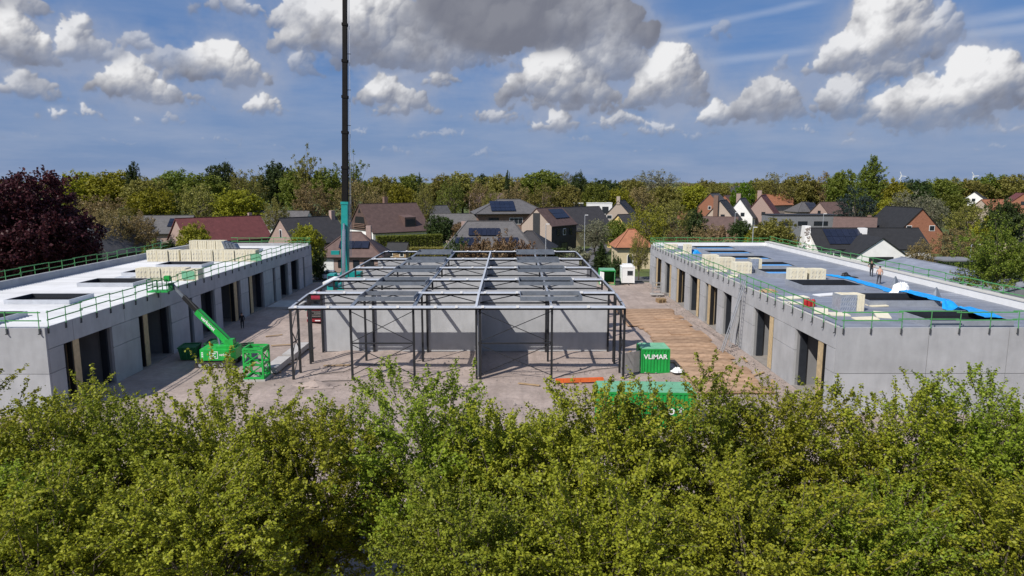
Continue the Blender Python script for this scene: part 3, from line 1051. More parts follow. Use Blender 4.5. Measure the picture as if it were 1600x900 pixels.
def tubes_np(P0, P1, r0, r1, n=3):
    """straight tapered twigs, all at once"""
    d = unit(P1 - P0)
    u = np.where(np.abs(d[:, 2:3]) < .9, np.array([[0, 0, 1.0]]), np.array([[1.0, 0, 0]]))
    a = unit(np.cross(d, u)); b = np.cross(a, d)
    Vs = []
    for p, r in ((P0, r0), (P1, r1)):
        for k in range(n):
            t = 2 * math.pi * k / n
            Vs.append(p + (a * math.cos(t) + b * math.sin(t)) * np.asarray(r)[:, None])
    V = np.stack(Vs, 1)
    m = len(P0)
    F = []
    for k in range(n):
        F.append(np.stack([np.full(m, k), np.full(m, (k + 1) % n), np.full(m, n + (k + 1) % n), np.full(m, n + k)], 1))
    F = np.stack(F, 1) + (np.arange(m) * 2 * n)[:, None, None]
    return V.reshape(-1, 3), F.reshape(-1, 4)


def grow(seed, h, r, z0, kind='round', nshoot=200, lps=30, leaf=.45, slen=(.8, 1.6), up=.5, inner=.15, limbs=26, trunk=.22, lumps=.2, spread=.12, wood='bark', nodes=0):
    """returns (wood mesh, leaf mesh without material); crown from z0 to h, half width r"""
    rng = np.random.RandomState(seed)
    zc, hz = (z0 + h) / 2, (h - z0) / 2
    d = unit(rng.randn(nshoot, 3))
    ph = rng.uniform(0, 6.28, (6, 1)); fr = rng.uniform(1.6, 4.2, (6, 3))
    lump = 1 + lumps * np.sum([np.sin((d * fr[k]).sum(1) * 1.7 + ph[k]) for k in range(6)], 0) / 2.4
    rad = rng.uniform(.0, 1, nshoot) ** .42
    rad = .30 + .66 * rad
    P = d * (rad * lump)[:, None]
    if kind == 'round':
        S = np.stack([P[:, 0] * r, P[:, 1] * r, zc + P[:, 2] * hz], 1)
    elif kind == 'poplar':
        k = np.clip(1.2 - np.clip((P[:, 2] + .1), 0, 1) * .55, .2, 1) * np.clip((P[:, 2] + 1.25) * 1.3, .35, 1)
        S = np.stack([P[:, 0] * r * k, P[:, 1] * r * k, zc + P[:, 2] * hz], 1)
    elif kind == 'cone':
        k = np.clip(1.05 - (P[:, 2] + 1) / 2, .07, 1) * 1.25
        S = np.stack([P[:, 0] * r * k, P[:, 1] * r * k, zc + P[:, 2] * hz], 1)
    elif kind == 'spread':
        k = np.clip(.55 + (P[:, 2] + 1) * .35, .4, 1.05)
        zz = zc + P[:, 2] * hz
        zz = np.round(zz / (h * .09)) * (h * .09) * .55 + zz * .45
        S = np.stack([P[:, 0] * r * k, P[:, 1] * r * k, zz], 1)
    else:
        S = np.stack([P[:, 0] * r, P[:, 1] * r, z0 + (P[:, 2] * .5 + .5) * 2 * hz], 1)
    out = unit(np.stack([S[:, 0] / r, S[:, 1] / r, (S[:, 2] - zc) / max(hz, .1) * .6], 1))
    sd = unit(out * .75 + np.array([0, 0, up]) + rng.randn(nshoot, 3) * .45)
    ln = rng.uniform(slen[0], slen[1], nshoot)
    E = S + sd * ln[:, None]
    # leaves
    n = nshoot * lps
    idx = np.repeat(np.arange(nshoot), lps)
    t = rng.uniform(.05, 1.04, n)
    if nodes:
        t = (np.floor(t * nodes) + .5 + rng.uniform(-.16, .16, n)) / nodes
    C = S[idx] + sd[idx] * (ln[idx] * t)[:, None] + rng.randn(n, 3) * (spread * (1.25 - .7 * t))[:, None]
    if inner:
        m = int(n * inner)
        q = unit(rng.randn(m, 3)) * (rng.uniform(0, .8, m) ** .5)[:, None]
        kx = r * (.5 if kind in ('cone', 'poplar') else .85)
        C = np.concatenate([C, np.stack([q[:, 0] * kx, q[:, 1] * kx, zc + q[:, 2] * hz * .85], 1)])
    C = C[C[:, 2] > .1]
    N = unit(rng.randn(len(C), 3) * .75 + np.array([-.15, -.15, .75]))
    L = rng.uniform(.7, 1.25, len(C)) * leaf
    V, F = leaf_arrays(C, N, L, L * rng.uniform(.5, .85, len(C)), rng)
    crown = np_mesh('crown', V, F, None)
    # wood: trunk; limbs to some shoots and the shoots themselves
    tk = MB()
    top = z0 + (h - z0) * (.85 if kind in ('poplar', 'cone') else .55)
    tk.tube([(0, 0, 0), (rng.uniform(-.1, .1), rng.uniform(-.1, .1), z0 * .6), (rng.uniform(-.15, .15), rng.uniform(-.15, .15), top)], [trunk * 1.25, trunk, trunk * .35], 7)
    mb = MB()
    for k in rng.choice(nshoot, min(limbs, nshoot), False):
        e = S[k]
        zb = min(z0 * .75 + (top - z0 * .75) * rng.uniform(0, .7), max(e[2] - .25 * abs(e[2] - z0), z0 * .5))
        b = np.array([0, 0, zb])
        mid = b * .5 + e * .5 + np.array([0, 0, rng.uniform(-.05, .12) * h * .5]) + rng.randn(3) * .06 * r
        mb.tube([b, mid, e], [trunk * .42, trunk * .26, trunk * .1], 4, False)
    V1, F1 = tubes_np(S, E, np.full(nshoot, trunk * .075 + .006), np.full(nshoot, .006 + trunk * .01))
    n0 = len(mb.v)
    V2 = np.concatenate([np.array([tuple(v) for v in mb.v]), V1])
    F2 = np.concatenate([np.array(mb.f), F1 + n0])
    return (tk.mesh('trunk', wood, True), np_mesh('branches', V2, F2, wood)), crown


def plant(name, label, cat, wood, crown, leafm, loc, rz, scale, group=None):
    root = thing(name, label, cat, loc, rz, group)
    root.scale = scale
    ob('trunk', wood[0], root)
    ob('branches', wood[1], root)['kind'] = 'stuff'
    c = ob('crown', crown, root)
    if not len(crown.materials):
        crown.materials.append(MATS[leafm])
    c.material_slots[0].link = 'OBJECT'
    c.material_slots[0].material = MATS[leafm]
    return root


# ------------------------------------------------------------------ the row of field maples in front
FG = [grow(100 + i, 8.6, 2.75, 1.3, 'round', nshoot=760, lps=66, leaf=.112, slen=(.6, 1.4), up=.45, inner=.04, limbs=70, trunk=.13, lumps=.27, spread=.075, wood='twig', nodes=8) for i in range(5)]
rt = random.Random(21)
row = []
X = -24.5
while X < 25:
    row.append((X + rt.uniform(-.35, .35), 24.2 + rt.uniform(-.7, .7), rt.uniform(.87, .97)))
    X += 3.5
front = []
X = -17.5
while X < 18:
    front.append((X + rt.uniform(-.4, .4), 18.9 + rt.uniform(-.6, .6), rt.uniform(.72, .86)))
    X += 4.1
row = [q for q in row if not -6.9 < q[0] < -4.2]
for i, (x, y, s) in enumerate(row):
    w_, c_ = FG[i % 5]
    plant('maple_tree', f'young field maple in the rear line before the site, {ordw(i)} from left', 'tree', w_, c_, ('leaf_maple', 'leaf_maple_green', 'leaf_maple')[(i * 7 + 1) % 3], (x, y, 0), rt.uniform(0, 6.28), (s * 1.10, s * 1.10, s), 'field maples in front of the site')
front = [q for q in front if not (-8.2 < q[0] < -1.8)]
for i, (x, y, s) in enumerate(front):
    w_, c_ = FG[(i * 2 + 1) % 5]
    plant('maple_tree', f'low green field maple nearest the viewer, {ordw(i)} from the left in the front line', 'tree', w_, c_, ('leaf_maple', 'leaf_maple_green', 'leaf_maple')[(i * 7 + 1) % 3], (x, y, 0), rt.uniform(0, 6.28), (s * 1.2, s * 1.2, s), 'field maples in front of the site')

# ------------------------------------------------------------------ trees round the site and among the houses
BG = {
    'round': [grow(200 + i, 12, 4.9, 2.2, 'round', 330, 26, .46, (.4, 1.1), .25, .2, 34, .26, .16, .32) for i in range(4)],
    'loose': [grow(220 + i, 12, 4.8, 2.6, 'round', 330, 17, .34, (.5, 1.4), .35, .05, 60, .26, .15, .28, 'twig') for i in range(3)],
    'tall': [grow(240 + i, 20, 4.8, 6.5, 'round', 130, 26, .5, (.8, 2.2), .4, .04, 40, .3, .5, .3) for i in range(2)],
    'poplar': [grow(260, 22, 2.6, 1.5, 'poplar', 420, 22, .42, (.6, 1.6), 1.4, .15, 30, .32, .2, .2)],
    'cone': [grow(280, 14, 2.8, .8, 'cone', 330, 22, .36, (.5, 1.1), -.1, .3, 30, .2, .12, .2)],
    'cedar': [grow(290, 14, 5.6, 1.5, 'spread', 300, 30, .34, (.8, 2.0), .05, .1, 50, .32, .2, .22)],
    'bush': [grow(300 + i, 3.0, 1.8, .1, 'round', 130, 30, .22, (.3, .8), .5, .3, 16, .07, .25, .14) for i in range(2)],
    'beech': [grow(320, 19, 9.6, 1.2, 'round', 1700, 30, .46, (.6, 1.7), .2, .2, 60, .5, .16, .32)],
    'side': [grow(330, 13, 5.0, 1.2, 'round', 700, 34, .24, (.6, 1.6), .35, .15, 40, .26, .25, .16)],
}
HN = {'round': 12, 'loose': 12, 'tall': 20, 'poplar': 22, 'cone': 14, 'cedar': 14, 'bush': 3, 'beech': 19, 'side': 13}
RN = {'round': 5.5, 'loose': 5.7, 'tall': 5.8, 'poplar': 2.9, 'cone': 3.2, 'cedar': 6.6, 'bush': 2.2, 'beech': 10.6, 'side': 5.8}
CW = {'leaf_yellow': 'yellow-green', 'leaf_olive': 'olive green', 'leaf_green': 'mid green', 'leaf_bright': 'bright green', 'leaf_dark': 'dark green', 'leaf_brown': 'brownish budding',
      'leaf_pale': 'pale grey-green', 'leaf_copper': 'copper-red', 'leaf_cedar': 'blue-green', 'leaf_dry': 'dry brown', 'leaf_blossom': 'white-flowering'}
NT = [0]


def tree(px, hw, ytop, Y, leafm, kind, label=None, group=None, name='tree', zb=0.0, cat='tree'):
    p = at(px, ytop, Y)
    hgt = max(p.z - zb, .8)
    wdt = hw * Y / FPX
    i = NT[0]
    NT[0] += 1
    w_, c_ = BG[kind][i % len(BG[kind])]
    sx, sz = wdt / RN[kind], hgt / (HN[kind] * (1.10 if kind != 'beech' else 1.1))
    return plant(name, label, cat, w_, c_, leafm, (p.x, Y, zb), (i * 2.39) % 6.28, (sx, sx, sz), group)


TREES = []       # (px, half width, y of the top, distance, foliage, kind) for the belt behind the houses; labelled by order below
for q in [
    (150, 48, 300, 185, 'leaf_brown', 'loose'), (235, 42, 289, 195, 'leaf_yellow', 'round'), (306, 36, 282, 200, 'leaf_olive', 'loose'), (372, 42, 288, 200, 'leaf_yellow', 'round'),
    (430, 24, 308, 185, 'leaf_olive', 'loose'), (486, 32, 277, 205, 'leaf_brown', 'loose'), (548, 38, 277, 210, 'leaf_brown', 'loose'), (627, 26, 283, 195, 'leaf_yellow', 'round'),
    (661, 20, 283, 190, 'leaf_olive', 'loose'), (703, 26, 275, 220, 'leaf_green', 'loose'), (750, 24, 279, 225, 'leaf_brown', 'loose'), (806, 28, 282, 235, 'leaf_brown', 'loose'),
    (848, 26, 282, 230, 'leaf_olive', 'loose'), (886, 28, 282, 235, 'leaf_olive', 'round'), (930, 24, 279, 230, 'leaf_green', 'round'), (966, 26, 289, 235, 'leaf_yellow', 'round'),
    (585, 26, 290, 230, 'leaf_brown', 'loose'), (195, 30, 320, 160, 'leaf_olive', 'loose'), (770, 20, 292, 215, 'leaf_olive', 'loose'), (1000, 30, 288, 250, 'leaf_brown', 'loose'),
    (1040, 30, 284, 260, 'leaf_olive', 'round'), (1085, 30, 284, 270, 'leaf_yellow', 'round'), (1125, 26, 282, 290, 'leaf_olive', 'round')]:
    TREES.append(q + ('front',))
for q in [
    (125, 40, 264, 300, 'leaf_yellow', 'round'), (175, 45, 260, 300, 'leaf_yellow', 'round'), (206, 12, 246, 290, 'leaf_dark', 'poplar'), (228, 40, 272, 270, 'leaf_olive', 'round'),
    (275, 45, 262, 310, 'leaf_green', 'round'), (320, 40, 266, 300, 'leaf_green', 'round'), (345, 26, 248, 320, 'leaf_dark', 'round'), (385, 32, 260, 310, 'leaf_olive', 'loose'),
    (430, 32, 249, 330, 'leaf_dark', 'round'), (460, 28, 258, 310, 'leaf_green', 'round'), (475, 22, 228, 300, 'leaf_olive', 'tall'), (508, 30, 257, 300, 'leaf_green', 'round'),
    (548, 22, 238, 310, 'leaf_green', 'tall'), (595, 32, 269, 340, 'leaf_olive', 'round'), (640, 30, 268, 350, 'leaf_green', 'round'), (655, 7, 266, 330, 'leaf_dark', 'cone'), (690, 34, 270, 340, 'leaf_olive', 'round'),
    (722, 34, 263, 350, 'leaf_olive', 'round'), (755, 20, 268, 360, 'leaf_dark', 'round'), (780, 30, 268, 340, 'leaf_olive', 'round'), (793, 5, 261, 330, 'leaf_dark', 'poplar'),
    (820, 30, 270, 350, 'leaf_olive', 'round'), (850, 42, 261, 340, 'leaf_green', 'round'), (880, 26, 266, 360, 'leaf_pale', 'loose'), (904, 16, 265, 330, 'leaf_dark', 'round'), (945, 30, 275, 360, 'leaf_dark', 'round'),
    (985, 30, 276, 380, 'leaf_olive', 'round'), (1022, 42, 265, 420, 'leaf_pale', 'loose'), (1163, 20, 277, 250, 'leaf_bright', 'round'), (1105, 28, 278, 340, 'leaf_olive', 'round'),
    (1215, 34, 265, 280, 'leaf_olive', 'loose'), (1252, 30, 268, 300, 'leaf_olive', 'round'), (1288, 30, 268, 300, 'leaf_brown', 'loose'), (1318, 26, 260, 280, 'leaf_green', 'round'),
    (1395, 28, 274, 240, 'leaf_yellow', 'round'), (1430, 30, 276, 300, 'leaf_dark', 'round'), (1470, 36, 272, 320, 'leaf_green', 'round'), (1510, 36, 275, 330, 'leaf_olive', 'round'),
    (1550, 36, 268, 340, 'leaf_green', 'round'), (1590, 34, 268, 330, 'leaf_olive', 'round'), (1190, 28, 275, 330, 'leaf_olive', 'round')]:
    TREES.append(q + ('back',))
for zone, words in (('front', 'in nearer belt row'), ('back', 'in farther belt row')):
    lst = sorted([q for q in TREES if q[6] == zone])
    cnt = {}
    for q in lst:
        c = CW[q[4]]
        k = cnt.get(c, 0)
        cnt[c] = k + 1
        tree(*q[:6], label=f'{c} tree {words}, {ordw(k)} such from the left', group='trees of the belt behind the houses')

tree(14, 116, 249, 84, 'leaf_copper', 'beech', 'huge copper beech with dark red leaves beside the white roof', name='copper_beech')
tree(1572, 66, 338, 76, 'leaf_side', 'side', 'large leafy green tree beside the dark roof and grey shed', name='leafy_tree')
tree(1368, 17, 234, 210, 'leaf_green', 'poplar', 'tall columnar poplar standing out above the skyline', name='poplar')
tree(1351, 9, 250, 212, 'leaf_green', 'poplar', 'slimmer columnar poplar close against the tall one', name='poplar')
tree(1340, 34, 290, 178, 'leaf_cedar', 'cedar', 'dark blue-green cedar with layered boughs below the poplars', name='cedar')
tree(1425, 34, 292, 195, 'leaf_pale', 'loose', 'pale grey-green willow behind the brick gable, left one of two')
tree(1458, 30, 306, 185, 'leaf_pale', 'loose', 'pale grey-green willow behind the brick gable, right one of two')
tree(1392, 26, 305, 200, 'leaf_yellow', 'round', 'yellow-green tree between the cedar and the pale willows')
tree(1492, 34, 296, 200, 'leaf_green', 'round', 'mid green tree right of the pale willows')
tree(1520, 44, 318, 165, 'leaf_olive', 'loose', 'wide olive half-bare tree behind the brown shrub by the right street')
tree(1572, 32, 304, 140, 'leaf_dark', 'round', 'dark green tree above the cream gable at the right edge')
tree(1535, 24, 350, 140, 'leaf_yellow', 'bush', 'yellow-green bush below the olive half-bare tree', cat='bush', name='bush')
tree(1500, 40, 355, 124, 'leaf_brown', 'loose', 'brownish budding tree right of the white bungalow')
tree(1440, 24, 372, 116, 'leaf_brown', 'loose', 'small bare brown tree in front of the white bungalow wall')
tree(1212, 38, 336, 130, 'leaf_olive', 'round', 'rounded olive tree left of the white bungalow')
tree(1188, 24, 348, 136, 'leaf_yellow', 'round', 'small yellow-green tree beside the grey flat-roofed house')
tree(1160, 22, 338, 150, 'leaf_dark', 'round', 'dark rounded tree in front of the terraced gables')
tree(1105, 30, 345, 135, 'leaf_brown', 'loose', 'bare brown shrub tree behind the far rail of the dark roof')
tree(1130, 24, 355, 128, 'leaf_dry', 'bush', 'dry brown bush behind the far rail of the dark roof', cat='bush', name='bush')
tree(1062, 22, 352, 128, 'leaf_brown', 'loose', 'bare brown tree at the far left corner of the dark roof')
tree(1010, 34, 312, 142, 'leaf_yellow', 'loose', 'loose yellow-green tree over the orange-roofed house')
tree(1050, 34, 306, 152, 'leaf_olive', 'loose', 'loose olive tree right of the orange-roofed house')
tree(1000, 18, 360, 112, 'leaf_olive', 'loose', 'slender half-bare tree between the site cabin and the dark-roofed row')
tree(1085, 20, 322, 165, 'leaf_dark', 'round', 'dark green tree left of the red gabled house')
tree(940, 17, 376, 117, 'leaf_dark', 'cone', 'dark green conifer behind the green container', name='conifer')
tree(962, 12, 400, 114, 'leaf_dark', 'bush', 'dark bush between conifer and site cabin', cat='bush', name='bush')
tree(905, 22, 385, 128, 'leaf_pale', 'bush', 'bare greyish bush at the bend of the street', cat='bush', name='bush')
tree(930, 28, 340, 152, 'leaf_pale', 'loose', 'bare grey tree in front of the white modern house')
tree(962, 20, 338, 160, 'leaf_green', 'round', 'dark leafy tree below the stepped brick gable')
tree(686, 24, 332, 160, 'leaf_dark', 'round', 'dense dark green tree between the brown house and the slate bungalow')
tree(720, 20, 345, 175, 'leaf_dry', 'round', 'russet shrub tree left of the slate bungalow ridge')
tree(300, 26, 344, 124, 'leaf_yellow', 'round', 'yellow-green tree in front of the red tiled roof')
tree(478, 28, 342, 113, 'leaf_yellow', 'round', 'yellow-green tree at the far end of the white roof')
tree(495, 14, 385, 112, 'leaf_dark', 'bush', 'dark shrub beside the far end of the white-roofed row', cat='bush', name='bush')
tree(262, 34, 372, 118, 'leaf_dark', 'cone', 'dark broad conifer left of the red tiled house', name='conifer')
tree(235, 20, 385, 112, 'leaf_green', 'bush', 'green bush below the dark broad conifer', cat='bush', name='bush')
tree(165, 36, 322, 134, 'leaf_brown', 'loose', 'bare brown tree in front of the green barn-like house')
tree(216, 30, 328, 138, 'leaf_brown', 'loose', 'bare brown tree in front of the brick house with grey roof')
tree(130, 26, 372, 110, 'leaf_copper', 'bush', 'dark red shrub beside the copper beech', cat='bush', name='bush')
for i, (px, hw, yt, Y, lm) in enumerate(sorted([(715, 22, 374, 121, 'leaf_dark'), (752, 24, 372, 121, 'leaf_dry'), (790, 26, 370, 120, 'leaf_dry'), (822, 20, 376, 120, 'leaf_dry'), (735, 20, 380, 118, 'leaf_dry'), (770, 22, 382, 117, 'leaf_dry')])):
    tree(px, hw, yt, Y, lm, 'bush', f'garden shrub in front of the slate bungalow, {ordw(i)} of six from the left', 'dry shrubs before the slate bungalow', 'bush', cat='bush')

# ------------------------------------------------------------------ the wood that closes the horizon
rng = np.random.RandomState(77)
Vs, Fs, cnt = {0: [], 1: [], 2: []}, {0: [], 1: [], 2: []}, {0: 0, 1: 0, 2: 0}
for k in range(1500):
    Y = rng.uniform(380, 1900) if k % 5 else rng.uniform(1900, 4500)
    x = rng.uniform(-.86, .86) * Y
    px = 797 + x / Y * FPX
    hh = rng.uniform(11, 16) + (4.5 if px < 520 else 0) - (.6 if px > 1000 else 0) + (Y - 400) / 1500
    if Y > 1900:
        hh = rng.uniform(15, 21)
    rr = rng.uniform(4, 7.5) * (1 if Y < 1900 else 2.2)
    n = 170 if Y < 900 else 90
    q = unit(rng.randn(n, 3)) * (rng.uniform(.35, 1, n) ** .5)[:, None]
    C = np.stack([x + q[:, 0] * rr, Y + q[:, 1] * rr, hh * .58 + q[:, 2] * hh * .42], 1)
    N = unit(rng.randn(n, 3) * .7 + np.array([0, -.3, .8]))
    L = rng.uniform(.8, 1.7, n) * (1 if Y < 900 else 1.8)
    V, F = leaf_arrays(C, N, L, L * .8, rng)
    s = rng.choice(3, p=(.45, .30, .25))
    Vs[s].append(V); Fs[s].append(F + cnt[s]); cnt[s] += len(V)
for s, (lm, lab) in enumerate((('leaf_olive', 'olive green wood filling the far horizon'), ('leaf_green', 'green trees of the far wood along the horizon'), ('leaf_brown', 'brownish budding trees of the far wood'))):
    me = np_mesh('far_wood', np.concatenate(Vs[s]), np.concatenate(Fs[s]), lm)
    tag(ob('far_wood', me), lab, 'wood', kind='stuff')


def hedge(label, x0, y0, x1, y1, wd, hgt, lm, seed):
    rg = np.random.RandomState(seed)
    L = math.hypot(x1 - x0, y1 - y0)
    n = int(L * hgt * wd * 200)
    u, v, w = rg.rand(n), rg.uniform(-.5, .5, n), rg.rand(n) ** .6
    dx, dy = (x1 - x0) / L, (y1 - y0) / L
    C = np.stack([u * L * dx - v * wd * dy, u * L * dy + v * wd * dx, w * hgt], 1)
    N = unit(rg.randn(n, 3) * .6 + np.array([0, -.3, .7]))
    S = rg.uniform(.14, .30, n)
    V, F = leaf_arrays(C, N, S, S * .8, rg)
    root = thing('hedge', label, 'hedge', (x0, y0, 0))
    ob('foliage', np_mesh('foliage', V, F, lm), root)
    part('core', MB().hexa([(dy * wd * .35, -dx * wd * .35, 0), (L * dx + dy * wd * .35, L * dy - dx * wd * .35, 0), (L * dx - dy * wd * .35, L * dy + dx * wd * .35, 0), (-dy * wd * .35, dx * wd * .35, 0)],
                           [(dy * wd * .35, -dx * wd * .35, hgt * .85), (L * dx + dy * wd * .35, L * dy - dx * wd * .35, hgt * .85), (L * dx - dy * wd * .35, L * dy + dx * wd * .35, hgt * .85), (-dy * wd * .35, dx * wd * .35, hgt * .85)]), 'bark', root)


a = at(588, 380, 150); b = at(690, 372, 156)
hedge('clipped green hedge in front of the brown balcony house', a.x, a.y, b.x, b.y, 2.0, 4.4, 'leaf_green', 1)
a = at(640, 392, 132); b = at(700, 390, 132)
hedge('low loose green hedge beside the slate bungalow', a.x, a.y, b.x, b.y, 2.2, 3.6, 'leaf_olive', 2)
a = at(845, 390, 134); b = at(884, 390, 134)
hedge('dark clipped hedge before the brick gabled house', a.x, a.y, b.x, b.y, 1.6, 3.2, 'leaf_dark', 3)
a = at(1150, 372, 122); b = at(1210, 374, 122)
hedge('dark hedge behind the far rail of the dark roof', a.x, a.y, b.x, b.y, 1.6, 5.2, 'leaf_dark', 4)
hedge('green garden hedge along the white bungalow front', 48.0, 117.0, 62.0, 117.0, 1.6, 2.4, 'leaf_green', 5)
a = at(1470, 405, 116); b = at(1560, 405, 116)
hedge('dark garden hedge along the street at the right', a.x, a.y, b.x, b.y, 1.8, 2.6, 'leaf_dark', 6)
# ================================================================== HOUSES
def fx_(px, Y):
    return (px - 797) * Y / FPX


def house(name, label, X, Y, w, d, eave, ridge, wall, roof, rz=0.0, kind='gable', wins=(), chim=(), solar=None, over=.45, gmat=None, cat='house', hipk=.9, trim='plastic_black', smat=None):
    """ridge along local x; front is local -y. wins: (face, u, z, w, h, type)"""
    root = thing(name, label, cat, (X, Y, 0), R(rz))
    a, b = w / 2, d / 2
    if kind == 'gable':
        mb = MB()
        mb.add([(-a, -b, 0), (-a, b, 0), (-a, b, eave), (-a, 0, ridge - .1), (-a, -b, eave), (a, -b, 0), (a, b, 0), (a, b, eave), (a, 0, ridge - .1), (a, -b, eave)],
               [(0, 4, 3, 2, 1), (5, 6, 7, 8, 9), (0, 5, 9, 4), (1, 2, 7, 6), (0, 1, 6, 5), (4, 9, 8, 3), (3, 8, 7, 2)])
        part('wall', mb, wall, root)
        if smat:
            part('cladding', MB().box(-a + .02, -b - .05, .1, a - .02, -b - .003, eave - .05), smat, root)
        k = (ridge - eave) / b
        ze = eave - over * k
        g = over * .55
        th = .16
        rf = None
        for s in (-1, 1):
            y0, y1 = s * (b + over), 0
            mb = MB()
            mb.hexa([(-a - g, y0, ze), (a + g, y0, ze), (a + g, y1, ridge), (-a - g, y1, ridge)] if s < 0 else [(-a - g, y1, ridge), (a + g, y1, ridge), (a + g, y0, ze), (-a - g, y0, ze)],
                    [(-a - g, y0, ze + th), (a + g, y0, ze + th), (a + g, y1, ridge + th), (-a - g, y1, ridge + th)] if s < 0 else [(-a - g, y1, ridge + th), (a + g, y1, ridge + th), (a + g, y0, ze + th), (-a - g, y0, ze + th)])
            o = part('roof', mb, roof, root)
            rf = rf or o
        part('gutter', MB().box(-a - g, -b - over - .14, ze - .06, a + g, -b - over - .01, ze + .08), trim, rf)
        part('ridge_tiles', MB().box(-a - g, -.12, ridge + th - .03, a + g, .12, ridge + th + .07), roof, rf)
    elif kind == 'hip':
        part('wall', MB().box(-a, -b, 0, a, b, eave), wall, root)
        A, B = a + over, b + over
        r = max(a - b * hipk, .6)
        k = (ridge - eave) / B
        mb = MB()
        mb.add([(-A, -B, eave), (A, -B, eave), (A, B, eave), (-A, B, eave), (-r, 0, ridge), (r, 0, ridge)], [(0, 1, 5, 4), (1, 2, 5), (2, 3, 4, 5), (3, 0, 4), (3, 2, 1, 0)])
        rf = part('roof', mb, roof, root)
        part('gutter', MB().box(-A, -B - .12, eave - .10, A, -B - .005, eave + .06), trim, rf)
        for (p, q) in (((-A, -B, eave), (-r, 0, ridge)), ((A, -B, eave), (r, 0, ridge)), ((-r, 0, ridge), (r, 0, ridge))):
            part('ridge_tiles', MB().bar(Vector(p) + Vector((0, 0, .05)), Vector(q) + Vector((0, 0, .05)), .26, .12), roof, rf)
    else:
        part('wall', MB().box(-a, -b, 0, a, b, ridge), wall, root)
        rf = part('roof', MB().box(-a - .1, -b - .1, ridge + .003, a + .1, b + .1, ridge + .25), roof, root)
    for (fc, u, z, ww, hh, tp) in wins:
        if fc == 'f':
            bx = lambda x0, x1, z0, z1, t0, t1: MB().box(u + x0, -b - t1, z + z0, u + x1, -b - t0, z + z1)
        elif fc == 'l':
            bx = lambda x0, x1, z0, z1, t0, t1: MB().box(-a - t1, u + x0, z + z0, -a - t0, u + x1, z + z1)
        else:
            bx = lambda x0, x1, z0, z1, t0, t1: MB().box(a + t0, u + x0, z + z0, a + t1, u + x1, z + z1)
        nm = 'garage_door' if tp == 'G' else 'door' if tp == 'D' else 'window'
        pm_ = 'white_paint' if tp in ('G', 'w', 'D') else 'plastic_black' if tp == 'b' else 'timber'
        t0 = .055 if smat and fc == 'f' else .003
        fr = part(nm, bx(-ww / 2 - .08, ww / 2 + .08, -.08, hh + .08, t0, t0 + .05), pm_, root)
        if tp == 'G':
            for q in range(4):
                part('panel', bx(-ww / 2, ww / 2, q * hh / 4 + .02, (q + 1) * hh / 4 - .02, t0 + .053, t0 + .075), 'white_paint', fr)
        else:
            n_ = max(1, int(ww / 1.1))
            for q in range(n_):
                part('pane', bx(-ww / 2 + q * ww / n_ + .03, -ww / 2 + (q + 1) * ww / n_ - .03, .03, hh - .03, t0 + .053, t0 + .068), 'glass', fr)
    for (cx, cy, s, h0, h1, m) in chim:
        c = part('chimney', MB().box(cx - s / 2, cy - s / 2, h0, cx + s / 2, cy + s / 2, h1), m, rf)
    if solar:
        for (u0, t0, u1, t1, nx, ny) in solar:         # along the ridge, and 0 (eave) .. 1 (ridge) up the front slope
            yb, zb = -b - (over if kind == 'hip' else 0), eave
            nrm = Vector((0, -(ridge - eave), -yb)).normalized()
            for i in range(nx):
                for j in range(ny):
                    x0, x1 = u0 + (u1 - u0) * i / nx + .02, u0 + (u1 - u0) * (i + 1) / nx - .02
                    q0, q1 = t0 + (t1 - t0) * j / ny + .006, t0 + (t1 - t0) * (j + 1) / ny - .006
                    lift = nrm * .26
                    P4 = [Vector((x, yb * (1 - q), zb + (ridge - zb) * q)) + lift for x, q in ((x0, q0), (x1, q0), (x1, q1), (x0, q1))]
                    part('solar_panel', MB().hexa(P4, [p + nrm * .05 for p in P4]), 'solar', rf)
    return root


house('hipped_house', 'brown hipped-roof house with four solar panels, behind the crane boom', fx_(553, 127), 127, 11.6, 10, 2.7, 6.9, 'brick_pink', 'tile_brown', 0, 'hip',
      [('f', -3.9, .2, 2.4, 2.2, 'G'), ('f', 1.4, .9, 1.0, 1.2, 'b'), ('f', 3.7, .9, 1.6, 1.2, 'b'), ('f', -1.2, .9, 1.2, 1.2, 'b')], [(2.6, 1.0, .9, 5.0, 8.0, 'brick_pink')], [(-2.0, .32, 3.4, .60, 4, 1)])
b2 = house('balcony_house', 'large brown house with steep roof and balcony in its gable', fx_(608, 175), 175, 15.5, 13, 4.6, 10.6, 'white_render', 'tile_brown', 38, 'gable',
           [('f', -5.0, .4, 2.2, 2.4, 'w'), ('f', -1.4, .4, 2.6, 2.4, 'b'), ('f', 3.0, .6, 2.4, 2.0, 'b'), ('f', 6.0, .6, 1.2, 2.0, 'b'), ('l', 3.0, .5, 3.0, 2.2, 'w'), ('l', -3.2, .5, 2.6, 2.2, 'b')],
           [(-.5, .6, 1.0, 8.0, 12.4, 'brick_brown')], None, .9)
part('balcony_recess', MB().extr([(-8.02, -3.2, 4.9), (-8.02, 3.2, 4.9), (-8.02, 2.2, 7.6), (-8.02, -2.2, 7.6)], (-.05, 0, 0)), 'plastic_black', b2)
part('gable_boarding', MB().extr([(-7.9, -7.2, 4.3), (-7.9, 7.2, 4.3), (-7.9, 0, 10.5)], (-.1, 0, 0)), 'tile_brown', b2)
for z in (5.0, 5.4, 5.8):
    part('balcony_rail', MB().box(-8.35, -3.3, z, -8.25, 3.3, z + .16), 'brick_brown', b2)
part('gable_vent', MB().extr([(-8.02, -.8, 8.6), (-8.02, .8, 8.6), (-8.02, 0, 9.6)], (-.04, 0, 0)), 'plastic_black', b2)
